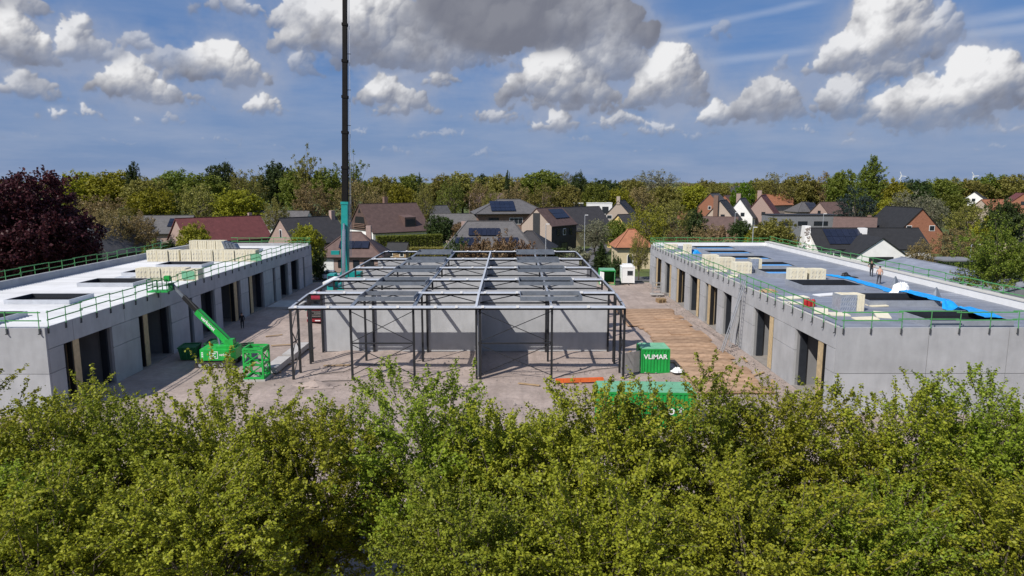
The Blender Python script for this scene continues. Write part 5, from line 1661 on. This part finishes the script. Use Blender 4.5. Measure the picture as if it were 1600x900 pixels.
# bins, slabs and beams in the left court
for i, (x, y, w, d, h, lab) in enumerate(((-29.4, 61.2, 1.5, 1.9, 1.15, 'dark green steel skip by the garage openings, left of the pair'), (-27.6, 62.6, 1.5, 2.2, 1.2, 'dark green steel skip by the garage openings, right of the pair'))):
    r = thing('skip', lab, 'skip', (x, y, 0), R(8), 'dark green skips')
    part('body', MB().hexa([(-w / 2 + .15, -d / 2 + .15, .08), (w / 2 - .15, -d / 2 + .15, .08), (w / 2 - .15, d / 2 - .15, .08), (-w / 2 + .15, d / 2 - .15, .08)], [(-w / 2, -d / 2, h), (w / 2, -d / 2, h), (w / 2, d / 2, h), (-w / 2, d / 2, h)]), 'bin_green', r)
    part('rim', curb(MB(), -w / 2 - .05, w / 2 + .05, -d / 2 - .05, d / 2 + .05, h + .003, .1, .1), 'bin_green', r)
    for k in (-1, 0, 1):
        part('rib', MB().box(k * .5 - .05, -d / 2 - .04, .2, k * .5 + .05, -d / 2 + .12, h), 'bin_green', r)
    part('fill', MB().box(-w / 2 + .08, -d / 2 + .08, h - .25, w / 2 - .08, d / 2 - .08, h - .2), 'rubble', r)
r = thing('pallet_rack', 'stack of green steel bars lying beside the boom lift', 'bars', (-26.0, 63.2, 0), R(30))
for k in range(5):
    part('bar', MB().box(-1.5 + .1 * k, -.5 + .22 * k, .12 + .13 * k, 1.5 + .05 * k, -.3 + .22 * k, .24 + .13 * k), 'bin_green', r)
for k in (-1, 1):
    part('bearer', MB().box(k - .08, -.7, .01, k + .08, .9, .118), 'timber', r)
for i, (x, y0, y1, lab) in enumerate(((-20.0, 55.8, 59.6, 'nearer long concrete beam lying on the court beside the lattice module'), (-19.9, 60.2, 65.0, 'farther long concrete beam lying on the court beside the frame'))):
    r = thing('concrete_beam', lab, 'concrete beam', (x, y0, 0), 0, 'concrete beams on the ground')
    part('beam', MB().box(-.75, 0, .12, .35, y1 - y0, .62), 'slab_grey', r)
    part('bearer', MB().box(-.85, .5, .01, .5, .7, .118), 'timber', r)
    part('bearer', MB().box(-.85, y1 - y0 - .7, .01, .5, y1 - y0 - .5, .118), 'timber', r)
o = part('concrete_slab', MB().box(-1.9, -2.4, .05, 1.9, 2.4, .35), 'slab_grey')
o.location = (-29.0, 88.0, 0)
tag(o, 'flat grey concrete slab on the ground at the far end of the left court', 'slab')


# ------------------------------------------------------------------ containers and cabin
def corr(mb, x0, x1, z0, z1, y, n, dep):
    """corrugated face in the xz plane, ribs towards -y"""
    w = (x1 - x0) / n
    for k in range(n):
        a = x0 + k * w
        mb.hexa([(a + .18 * w, y - dep, z0), (a + .58 * w, y - dep, z0), (a + .76 * w, y, z0), (a, y, z0)], [(a + .18 * w, y - dep, z1), (a + .58 * w, y - dep, z1), (a + .76 * w, y, z1), (a, y, z1)])
    return mb


def container(label, x, y, w, d, h, rz, m, text=None, roofm='faded_green', door_left=False, door_front=False, tsize=.55, tz=.68, tx=0):
    r = thing('container', label, 'container', (x, y, 0), rz)
    fr = part('frame', MB(), m, r) if False else None
    for sx in (0, 1):
        for sy in (0, 1):
            part('corner_post', MB().box(sx * (w - .12), sy * (d - .12), .05, sx * (w - .12) + .12, sy * (d - .12) + .12, h), m, r)
    for z in (.05, h - .12):
        for s in (0, 1):
            part('rail', MB().box(.122, s * (d - .1), z, w - .122, s * (d - .1) + .1, z + .119), m, r)
            part('rail', MB().box(s * (w - .1), .122, z, s * (w - .1) + .1, d - .122, z + .119), m, r)
    part('roof', MB().box(.05, .05, h + .003, w - .05, d - .05, h + .04), roofm, r)
    part('floor', MB().box(.1, .1, .17, w - .1, d - .1, .22), 'timber', r)
    n = max(6, int(w / .28))
    if not door_front:
        q = part('side_wall', corr(MB().box(.12, .07, .17, w - .12, .09, h - .12), .13, w - .13, .175, h - .125, .068, n, .05), m, r)
        if text:
            lettering(text, tsize, 'white_paint', q, (w / 2 + tx, -.0, h * tz), (1, 0, 0), (0, -1, 0), squash=1.05)
    else:
        for s, a in ((-1, 1.9), (1, 1.25)):
            dl = MB().box(0, -.03, .2, (w - .2) / 2, .03, h - .15)
            do = part('door', dl, 'white_paint' if s < 0 else 'bright_green', r)
            do.location = (.08 if s < 0 else w - .08, 0, 0)
            do.rotation_euler = (0, 0, R(-62) if s < 0 else R(-98))
            part('locking_bar', MB().tube([(.6, -.06, .3), (.6, -.06, h - .25)], .025, 6), 'galvanised', do)
    part('back_wall', MB().box(.12, d - .09, .17, w - .12, d - .06, h - .12), m, r)
    part('side_wall', MB().box(w - .09, .13, .17, w - .06, d - .13, h - .12), m, r)
    if door_left:
        dl = MB().box(-.03, -(d - .2), .18, .03, 0, h - .14)
        do = part('door', dl, 'aluminium', r)
        do.location = (-.05, .12, 0)
        do.rotation_euler = (0, 0, R(-58))
        part('locking_bar', MB().tube([(-.05, -.8, .25), (-.05, -.8, h - .2)], .025, 6), 'galvanised', do)
        part('door', MB().box(-.01, d * .5, .18, .05, d - .13, h - .14), m, r)
        part('sticker', MB().box(-.03, d * .55, h * .5, -.013, d * .9, h * .7), 'white_paint', r)
    else:
        part('side_wall', MB().box(.06, .13, .17, .09, d - .13, h - .12), m, r)
    return r


container('small bright green corrugated container with white lettering beside the road mats', 11.05, 56.0, 2.45, 2.3, 2.12, 0, 'container_green', 'VLiMAR', 'faded_green', True, tsize=.56)
container('long green container half hidden behind the front maples', 5.7, 42.6, 6.3, 2.5, 2.6, R(-3), 'container_green', 'V L       l  o t', 'faded_green', tsize=.85, tz=.55)
container('open green container with white door beside the site cabin', 14.1, 106.6, 2.5, 3.2, 2.3, R(-4), 'container_green', None, 'faded_green', door_front=True)
sc_ = thing('site_cabin', 'white portable site cabin with a dark window at the far end of the court', 'site cabin', (17.6, 106.4, 0), R(-2))
bdy = part('body', MB().box(0, 0, .35, 1.95, 2.6, 2.75), 'white_paint', sc_)
part('corner_trim', MB().box(-.04, -.04, .33, .06, .06, 2.8).box(1.89, -.04, .33, 1.99, .06, 2.8), 'white_sheet', bdy)
part('roof', MB().box(-.05, -.05, 2.753, 2.0, 2.65, 2.9).box(.25, .4, 2.903, 1.7, 2.2, 3.2), 'white_sheet', sc_)
w_ = part('window', MB().box(.8, -.05, 1.55, 1.7, -.003, 2.3), 'aluminium', sc_)
part('pane', MB().box(.86, -.07, 1.61, 1.64, -.053, 2.24), 'glass', w_)
part('door', MB().box(-.04, .6, .45, -.003, 1.5, 2.5), 'white_sheet', sc_)
part('drawbar', MB().bar((.95, -.9, .3), (.95, .2, .3), .1), 'plastic_black', sc_)
part('skid', MB().box(.1, .1, .0, .35, 2.5, .345).box(1.6, .1, 0, 1.85, 2.5, .345), 'plastic_black', sc_)

# ------------------------------------------------------------------ ladders, trestle, orange beam, sheet


def ladder(label, p, q, w, seed):
    p, q = Vector(p), Vector(q)
    r = thing('ladder', label, 'ladder', p, 0, 'ladders against the facade')
    d = (q - p)
    L = d.length
    d.normalize()
    side = Vector((0, 1, 0)) * w / 2
    for s in (-1, 1):
        part('stile', MB().bar(side * s, side * s + d * L, .06, .09), 'aluminium', r)
    for k in range(int(L / .3)):
        c = d * (.25 + k * .3)
        part('rung', MB().tube([c - side, c + side], .022, 6), 'aluminium', r)


ladder('aluminium ladder leaning out from the ground to the roof edge', (19.9, 62.6, .05), (22.32, 64.0, 6.9), .5, 1)
ladder('second aluminium ladder standing close to the facade beside the leaning one', (21.5, 65.2, .05), (22.33, 65.0, 6.6), .5, 2)
g = G0(1026, 463)
r = thing('trestle', 'small grey metal trestle frame on a low trolley near the far garages', 'trestle', g)
part('deck', MB().box(-.9, -.5, .25, .9, .5, .4), 'slab_grey', r)
for s in (-1, 1):
    for e in (-1, 1):
        part('upright', MB().box(s * .6 - .04, e * .35 - .04, .402, s * .6 + .04, e * .35 + .04, 2.0), 'aluminium', r)
    part('wheel', MB().tube([(s * .6, -.55, .12), (s * .6, -.45, .12)], .12, 10), 'rubber', r)
for z in (.9, 1.4, 1.9):
    part('crossbar', MB().box(-.55, -.39, z, .55, -.31, z + .07).box(-.55, .31, z, .55, .39, z + .07), 'aluminium', r)
r = thing('orange_beam', 'long orange steel beam lying on timber before the frame', 'beam', (5.6, 53.2, 0), R(6))
part('beam', MB().box(-1.95, -.14, .12, 1.95, -.10, .42).box(-1.95, .10, .12, 1.95, .14, .42).box(-1.95, -.099, .25, 1.95, .099, .29), 'orange', r)
for x in (-1.4, 0, 1.4):
    part('stiffener', MB().box(x - .03, -.16, .13, x + .03, -.141, .41), 'orange', r)
    part('bearer', MB().box(x - .08, -.4, .01, x + .08, .4, .118), 'timber', r)
r = thing('orange_barrier', 'red-orange plastic barrier glimpsed through the maples at left', 'barrier', (-21.0, 37.5, 0), R(-8))
part('panel', MB().box(-.7, -.06, .2, .7, .06, 1.1), 'orange', r)
for s in (-1, 1):
    part('foot', MB().box(s * .5 - .06, -.3, .01, s * .5 + .06, .3, .198), 'plastic_black', r)


def crumple(name, label, cat, c, rx, ry, h, mat, seed, n=22):
    rg = np.random.RandomState(seed)
    th = np.linspace(0, 2 * math.pi, n, endpoint=False)
    V = [(0, 0, h)]
    F = []
    rings = 5
    for j in range(1, rings + 1):
        f = j / rings
        for k in range(n):
            q = f * (1 + .10 * rg.randn())
            V.append((math.cos(th[k]) * rx * q, math.sin(th[k]) * ry * q, max(h * (1 - f ** 2.6) * (1 + .13 * rg.randn()), .01)))
    for k in range(n):
        F.append((0, 1 + k, 1 + (k + 1) % n))
    for j in range(rings - 1):
        for k in range(n):
            a = 1 + j * n
            F.append((a + k, a + n + k, a + n + (k + 1) % n, a + (k + 1) % n))
    mb = MB().add(V, F)
    o = part(name, mb, mat)
    o.location = c
    return tag(o, label, cat)


crumple('plastic_sheet', 'crumpled white plastic lying beside the small green container', 'plastic sheet', (14.1, 55.7, .25), .55, .4, .35, 'white_sheet', 3)

# ------------------------------------------------------------------ insulation packs and boards on the roofs


def pack(label, x, y, z, lx, ly, h, n, group, rz=0.0, printed=True, wrap=None):
    """boards standing on edge side by side along x, strapped into a pack"""
    r = thing('insulation_pack', label, 'insulation pack', (x, y, z), rz, group)
    b = lx / n
    for k in range(n):
        dz = random.uniform(-.015, .01)
        dy = random.uniform(-.02, .02)
        part('board', MB().box(k * b + .006, dy, .0, (k + 1) * b - .006, ly + dy, h + dz), 'foam' if (k % 3) else 'foam_pale', r)
    if printed:
        for k in range(int(lx / .36)):
            for j in range(2):
                xx, zz = .14 + k * .36 + .05 * j, h * (.22 + .4 * j)
                part('print_mark', MB().bar((xx, -.032, zz), (xx + .14, -.032, zz + .22), .05, .006, (0, 1, 0)), 'coping', r)
    if wrap:
        w = part('foil_wrap', MB().box(-.012, -.04, .0, -.003, ly + .03, h + .01).box(-.01, -.045, .0, lx * .66, -.036, h), wrap, r)
        for k in range(int(lx * .66 / .18)):
            for j in range(3):
                xx, zz = .06 + k * .18 + .03 * j, .12 + h * .28 * j
                part('print_mark', MB().bar((xx, -.05, zz), (xx + .1, -.05, zz + .22), .04, .006, (0, 1, 0)), 'print_blue', w)
    return r


zr = ZD + .055
k = 0
for i in range(5):
    x = -38.1 + i * 1.28
    pack(f'cream insulation pack in the front row on the white roof, {ordw(i)} from the left', x, 69.0 + random.uniform(-.08, .08), zr, 1.22, 1.25, 1.28 if i < 4 else 1.15, 10, 'insulation packs on the white roof')
for i in range(10):
    x = -46.0 + i * 1.36 + (.25 if i > 2 else 0)
    pack(f'cream insulation pack in the middle row on the white roof, {ordw(i)} from the left', x, 86.2 + random.uniform(-.1, .1), zr, 1.28, 1.3, 1.42, 9, 'insulation packs on the white roof')
for i in range(4):
    x = -47.3 + i * 1.3
    pack(f'cream insulation pack in the rear row on the white roof, {ordw(i)} from the left', x, 100.6, zr, 1.22, 1.3, 1.42, 9, 'insulation packs on the white roof', printed=False)
for i, (x, y) in enumerate(((-33.6, 69.2), (-32.9, 86.0))):
    o = part('green_board', MB().box(0, -.05, .15, 1.3, .0, 1.0), 'faded_green')
    o.location = (x + .2, y - .25, zr)
    tag(o, ('pale green board leaning at the end of the front row of packs', 'pale green board leaning at the end of the middle row of packs')[i], 'board')
r = thing('window_stack', 'stack of dark framed panels leaning beside the rear insulation row', 'panels', (-41.9, 100.2, zr), 0)
for i in range(4):
    part('panel', MB().hexa([(i * .5, 0, 0), (i * .5 + .4, 0, 0), (i * .5 + .4, 1.2, 0), (i * .5, 1.2, 0)], [(i * .5 - .5, 0, 1.35 - i * .12), (i * .5 - .12, 0, 1.35 - i * .12), (i * .5 - .12, 1.2, 1.35 - i * .12), (i * .5 - .5, 1.2, 1.35 - i * .12)]), 'curb_steel', r)
o = part('grey_box', MB().box(-.8, -.5, 0, .8, .5, .32), 'zinc_plate')
o.location = (-39.6, 70.9 - 1.2, zr)
tag(o, 'low grey metal tray left of the front insulation row', 'tray')

zq = ZD + .006
packs = [
    ('cream insulation pack with striped print behind the large roof opening, left of two', 28.8, 69.6, 1.75, 1.1, 1.18, 8, None),
    ('cream insulation pack with dark strap behind the large roof opening, right of two', 30.95, 69.7, 1.65, 1.1, 1.12, 8, None),
    ('foil-wrapped insulation pack near the front corner of the dark roof', 25.7, 52.3, 1.95, 1.2, 1.32, 9, 'foil'),
    ('large cream insulation pack by the court edge, nearest of the far cluster', 24.8, 74.8, 1.9, 1.3, 1.2, 8, None),
    ('cream insulation pack with pale wrapping at the right of the far cluster', 26.9, 75.6, 1.2, 1.2, 1.55, 6, 'foil'),
    ('cream insulation pack behind the nearest one in the far cluster', 24.0, 78.2, 2.0, 1.3, 1.35, 8, None),
    ('rearmost cream insulation pack of the far cluster', 23.4, 81.6, 1.7, 1.3, 1.3, 7, None),
    ('single upright cream insulation pack near the far end of the dark roof', 24.6, 95.5, .9, 1.2, 1.35, 5, None),
    ('low cream insulation pack at the far left corner of the dark roof', 23.6, 103.0, 1.8, 1.2, .7, 7, None)]
for (lab, x, y, lx, ly, h, n, wr) in packs:
    pack(lab, x, y, zq, lx, ly, h, n, 'insulation packs on the dark roof', R(random.uniform(-4, 4)), wr is None, wr)
boards = sorted([(1240, 466, 8, 2.4, 'foam_pale'), (1232, 474, -12, 1.6, 'foam_pale'), (1295, 461, 14, 2.6, 'white_sheet'), (1322, 474, -8, 2.0, 'foam'), (1283, 487, 6, 2.6, 'foam_pale'), (1310, 492, -3, 1.4, 'foam_pale'), (1370, 478, 4, 1.4, 'foam'), (1378, 493, 10, 2.0, 'foam_pale'), (1352, 499, -6, 1.6, 'foam'),
          (1085, 410, 12, 2.0, 'foam_pale'), (1120, 424, -14, 2.2, 'foam_pale'), (1060, 396, 5, 2.2, 'foam_pale'), (1040, 389, -6, 2.4, 'foam_pale'), (1145, 432, 8, 1.8, 'foam')], reverse=True)
for i, (px, py, a, L, m) in enumerate(boards):
    g = G0(px, py, zq)
    g.x = max(g.x, RX + 1.0)
    o = part('insulation_board', MB().box(-L / 2, -.5, .02, L / 2, .5, .10), m)
    o.location = g
    o.rotation_euler = (R(random.uniform(-1, 2)), R(random.uniform(-4, 1)), R(a + 60 if i % 3 == 0 else a))
    tag(o, f'loose insulation board near the front of the dark roof, {ordw(i)} from the right' if i < 9 else f'loose insulation board by the far packs on the dark roof, {ordw(i - 9)} from the right', 'insulation board', 'loose boards on the dark roof')
for i in range(3):
    g = G0(1258 + i * 6, 479, zq)
    r = thing('red_can', f'red gas can by the court edge of the dark roof, {ordw(i)} of three', 'gas can', g, 0, 'red gas cans')
    part('body', MB().tube([(0, 0, 0), (0, 0, .08), (0, 0, .5), (0, 0, .62)], [.15, .18, .18, .08], 10), 'red_plastic', r)
    part('valve', MB().tube([(0, 0, .62), (0, 0, .72)], .05, 8), 'galvanised', r)
g = G0(1321, 433, zq)
crumple('tool_bag', 'black tool bag lying on the dark roof beside the blue sheet', 'tool bag', g, .55, .35, .45, 'plastic_black', 8)
g = G0(1332, 434, zq)
crumple('dark_cloth', 'dark cloth spread beside the black tool bag', 'cloth', g, .6, .3, .14, 'cloth_black', 9)
g = G0(1200, 456, zq)
crumple('debris_heap', 'small brown heap of leaves and scraps by the court edge of the dark roof', 'debris', g, .9, .6, .28, 'timber', 10)
g = G0(1407, 461, zq)
crumple('white_bag', 'large crumpled white plastic sheet beside the blue strip', 'plastic sheet', g, 1.05, .7, 1.05, 'white_sheet', 21, 18)
for i, (px, py, lab) in enumerate(((1400, 448, 'grey sheeting flap standing up at the parapet behind the white plastic'), (1464, 467, 'grey sheeting flap standing up at the parapet farther right'))):
    g = G0(px, py, zq)
    o = part('sheeting_flap', MB().hexa([(-.35, -.2, 0), (.35, -.2, 0), (.5, .2, 0), (-.5, .2, 0)], [(-.06, .1, 1.0), (.02, .1, 1.0), (.05, .16, 1.0), (-.06, .16, 1.0)]), 'curb_steel')
    o.location = (min(g.x, RO - 1.2), g.y, zq)
    o.rotation_euler.z = .3
    tag(o, lab, 'sheeting')
g = G0(1452, 468, zq)
o = part('sheeting_roll', MB().tube([(-.6, 0, .13), (.6, .1, .13)], .13, 12), 'membrane')
o.location = g
tag(o, 'grey roll of roof sheeting lying before the farther flap', 'roll')


def ribbon(name, label, pts, wd, mat, seed, cat):
    rg = random.Random(seed)
    P = [G0(a, b, zq) for a, b in pts]
    path = []
    for i in range(len(P) - 1):
        for t in range(7):
            path.append(P[i].lerp(P[i + 1], t / 7))
    path.append(P[-1])
    V, F = [], []
    m = 7
    for p in path:                       # drape over the kerbs of the roof openings
        for i_, yc in enumerate((48.4, 56.6, 64.9)):
            xa = 29.2 if i_ < 2 else 27.3
            if xa - 1.2 < p.x < xa + 7.0 and abs(p.y - yc) < 3.0:
                p.z = zq + .48
    for i, p in enumerate(path):
        d = (path[min(i + 1, len(path) - 1)] - path[max(i - 1, 0)]).normalized()
        n = Vector((-d.y, d.x, 0))
        w = wd * (.75 + .5 * rg.random())
        for j in range(m):
            u = j / (m - 1) - .5
            V.append(p + n * (u * w) + Vector((0, 0, .03 + rg.uniform(0, .11) * (1 if 0 < j < m - 1 else .2))) - P[0])
    for i in range(len(path) - 1):
        for j in range(m - 1):
            F.append((i * m + j, i * m + j + 1, (i + 1) * m + j + 1, (i + 1) * m + j))
    o = part(name, MB().add(V, F), mat)
    o.location = P[0]
    return tag(o, label, cat)


ribbon('blue_sheet', 'long crumpled bright blue plastic strip running across the dark roof', [(1295, 430), (1330, 436), (1380, 451), (1410, 462), (1440, 470), (1480, 481), (1530, 498), (1554, 508)], 1.25, 'blue_sheet', 1, 'plastic sheet')
for i, yc in enumerate((73.4, 80.2, 87.2, 94.2, 101.2)):
    o = part('blue_film', MB().box(27.45, yc - 1.86, .36, 32.9, yc - .1, .385), 'blue_film')
    o.location = (0, 0, ZD)
    tag(o, f'blue film stretched over the front half of a roof opening, {ordw(i)} from the front', 'film', 'blue film on the roof openings')
g = G0(1084, 396, zq)
crumple('blue_bundle', 'small bright blue plastic bundle near the far end of the dark roof', 'plastic sheet', g, 1.0, .7, .5, 'blue_sheet', 31)

# ------------------------------------------------------------------ parked cars


def car(label, x, y, rz, m='white_paint', group='parked cars'):
    r = thing('parked_car', label, 'car', (x, y, 0), rz, group)
    body = [(-2.1, .32), (2.1, .32), (2.15, .62), (1.95, .82), (1.05, .92), (-1.75, .95), (-2.12, .85), (-2.18, .5)]
    part('body', MB().extr([(a, -.88, z) for a, z in body], (0, 1.76, 0)), m, r)
    cabp = [(-1.7, .953), (1.0, .925), (.35, 1.45), (-1.25, 1.47)]
    gh = part('glasshouse', MB().hexa([(-1.7, -.8, .955), (1.0, -.8, .93), (1.0, .8, .93), (-1.7, .8, .955)], [(-1.25, -.66, 1.42), (.35, -.66, 1.42), (.35, .66, 1.42), (-1.25, .66, 1.42)]), 'glass', r)
    part('roof', MB().hexa([(-1.3, -.68, 1.423), (.4, -.68, 1.423), (.4, .68, 1.423), (-1.3, .68, 1.423)], [(-1.1, -.6, 1.5), (.2, -.6, 1.5), (.2, .6, 1.5), (-1.1, .6, 1.5)]), m, r)
    for sx in (-1.35, 1.35):
        for s in (-1, 1):
            w = part('wheel', MB().tube([(sx, s * .72, .33), (sx, s * .92, .33)], .33, 14), 'rubber', r)
            part('rim', MB().tube([(sx, s * .921, .33), (sx, s * .935, .33)], .2, 10), 'galvanised', w)
    for s in (-1, 1):
        part('headlight', MB().box(2.08, s * .5, .6, 2.17, s * .8, .76), 'lamp_glass', r)
    return r


car('white car parked behind the crane base', -30.6, 113.0, R(184))
car('light grey car parked half hidden under the copper beech', fx_(124, 112), 112.5, R(10), 'galvanised')


# ------------------------------------------------------------------ people
def person(label, loc, rz, J, zones, hair='hair_dark', group=None):
    """J: joints {name: (pos, radius)}; edges by name; one continuous skinned body"""
    names = list(J)
    E = [('pelvis', 'waist'), ('waist', 'chest'), ('chest', 'neck'), ('neck', 'head'), ('head', 'crown')]
    for s in 'lr':
        E += [('pelvis', s + 'hip'), (s + 'hip', s + 'knee'), (s + 'knee', s + 'ankle'), (s + 'ankle', s + 'toe'), ('chest', s + 'shoulder'), (s + 'shoulder', s + 'elbow'), (s + 'elbow', s + 'wrist'), (s + 'wrist', s + 'hand')]
    me = bpy.data.meshes.new('person')
    me.from_pydata([J[n][0] for n in names], [(names.index(a), names.index(b)) for a, b in E], [])
    o = bpy.data.objects.new('person', me)
    COL.objects.link(o)
    md = o.modifiers.new('skin', 'SKIN')
    for n, sv in zip(names, me.skin_vertices[0].data):
        rr = J[n][1]
        sv.radius = rr if isinstance(rr, tuple) else (rr, rr)
        sv.use_root = n == 'pelvis'
    sub = o.modifiers.new('sub', 'SUBSURF')
    sub.levels = sub.render_levels = 1
    dg = bpy.context.evaluated_depsgraph_get()
    out = bpy.data.meshes.new_from_object(o.evaluated_get(dg))
    bpy.data.objects.remove(o)
    out.name = 'person'
    mats = []
    for p in out.polygons:
        c = p.center
        # nearest bone decides what covers it
        best, bn = 1e9, None
        for a, b in E:
            A, B = Vector(J[a][0]), Vector(J[b][0])
            t = max(0, min(1, (c - A).dot(B - A) / max((B - A).length_squared, 1e-9)))
            dd = (c - A.lerp(B, t)).length
            if dd < best:
                best, bn = dd, (a, b)
        mats.append(zones(bn, c))
        p.use_smooth = True
    used = sorted(set(mats))
    out.materials.clear()
    for m in used:
        out.materials.append(MATS[m])
    for p, m in zip(out.polygons, mats):
        p.material_index = used.index(m)
    o = ob('person', out, None, loc, rz)
    tag(o, label, 'person', group)
    hd = Vector(J['head'][0])
    V = []
    hm = MB()
    rings = 5
    for j in range(rings):
        ph_ = math.pi * .5 * j / (rings - 1)
        for k in range(10):
            t = 2 * math.pi * k / 10
            V.append((hd.x + .112 * math.cos(t) * math.cos(ph_), hd.y + .02 + .125 * math.sin(t) * math.cos(ph_), hd.z + .05 + .105 * math.sin(ph_)))
    F = [(j * 10 + k, j * 10 + (k + 1) % 10, (j + 1) * 10 + (k + 1) % 10, (j + 1) * 10 + k) for j in range(rings - 1) for k in range(10)]
    part('hair', hm.add(V, F), hair, o, True)
    part('nose', MB().add([(hd.x - .015, hd.y - .1, hd.z), (hd.x + .015, hd.y - .1, hd.z), (hd.x, hd.y - .135, hd.z - .01), (hd.x, hd.y - .1, hd.z + .05)], [(0, 1, 2), (0, 2, 3), (1, 3, 2), (0, 3, 1)]), 'skin', o)
    return o


def joints(lean=0.0, larm=None, rarm=None, lleg=None, rleg=None, hips=.93):
    y = -lean
    J = {'pelvis': ((0, 0, hips), (.15, .11)), 'waist': ((0, y * .25, hips + .17), (.15, .11)), 'chest': ((0, y * .65, hips + .40), (.19, .12)), 'neck': ((0, y * .95, hips + .57), (.07, .07)),
         'head': ((0, y * 1.1 - .02, hips + .70), (.095, .11)), 'crown': ((0, y * 1.15 - .02, hips + .79), (.07, .08))}
    L = {'shoulder': (.19, y * .75, hips + .47), 'elbow': (.28, y * .75 - .05, hips + .20), 'wrist': (.26, y * .8 - .22, hips + .02), 'hand': (.25, y * .8 - .30, hips - .04)}
    for s, sg, cus in (('l', 1, larm), ('r', -1, rarm)):
        q = dict(L)
        if cus:
            q.update(cus)
        for n, r in (('shoulder', .068), ('elbow', .048), ('wrist', .035), ('hand', .042)):
            J[s + n] = ((q[n][0] * sg, q[n][1], q[n][2]), r)
    G_ = {'hip': (.10, 0, hips - .07), 'knee': (.11, -.03, .50), 'ankle': (.11, .0, .09), 'toe': (.12, -.16, .045)}
    for s, sg, cus in (('l', 1, lleg), ('r', -1, rleg)):
        q = dict(G_)
        if cus:
            q.update(cus)
        for n, r in (('hip', .10), ('knee', .068), ('ankle', .05), ('toe', .045)):
            J[s + n] = ((q[n][0] * sg, q[n][1], q[n][2]), r)
    return J


def zone(top, legs, shoes, bare_arms=True, bare_top=False):
    def f(bn, c):
        a, b = bn
        if 'toe' in b:
            return shoes
        if b[1:] in ('knee', 'ankle', 'hip') or a == 'pelvis' and b == 'waist' and c.z < .98:
            return legs
        if b in ('head', 'crown') or b[1:] == 'hand' or a == 'head':
            return 'skin'
        if b[1:] in ('elbow', 'wrist'):
            return 'skin' if (bare_top or (bare_arms and b[1:] == 'wrist')) else top
        return 'skin' if bare_top else top
    return f


p1 = G0(1373, 444, ZD + .01)
person('person with bare torso and dark trousers bending forward on the dark roof', p1, R(150), joints(.16, lleg={'knee': (.12, -.06, .50), 'ankle': (.16, .10, .09), 'toe': (.17, -.06, .045)}), zone('skin', 'cloth_dark', 'plastic_black', True, True))
p2 = G0(1361, 432, ZD + .01)
person('person in black T-shirt and dark trousers striding behind the bare-chested one', p2, R(-35), joints(.22, {'elbow': (.36, -.2, 1.18), 'wrist': (.2, -.38, 1.05), 'hand': (.15, -.44, 1.02)}, {'elbow': (.36, -.2, 1.18), 'wrist': (.2, -.38, 1.05), 'hand': (.15, -.44, 1.02)},
       {'knee': (.14, -.3, .55), 'ankle': (.14, -.28, .12), 'toe': (.15, -.44, .06)}, {'knee': (.12, .12, .48), 'ankle': (.12, .34, .12), 'toe': (.12, .22, .045)}), zone('cloth_black', 'cloth_dark', 'plastic_black'))
p3 = G0(379, 513, .03)
person('person dressed in black standing in the shade before the garages', p3, R(20), joints(.05), zone('cloth_black', 'cloth_black', 'plastic_black', False))
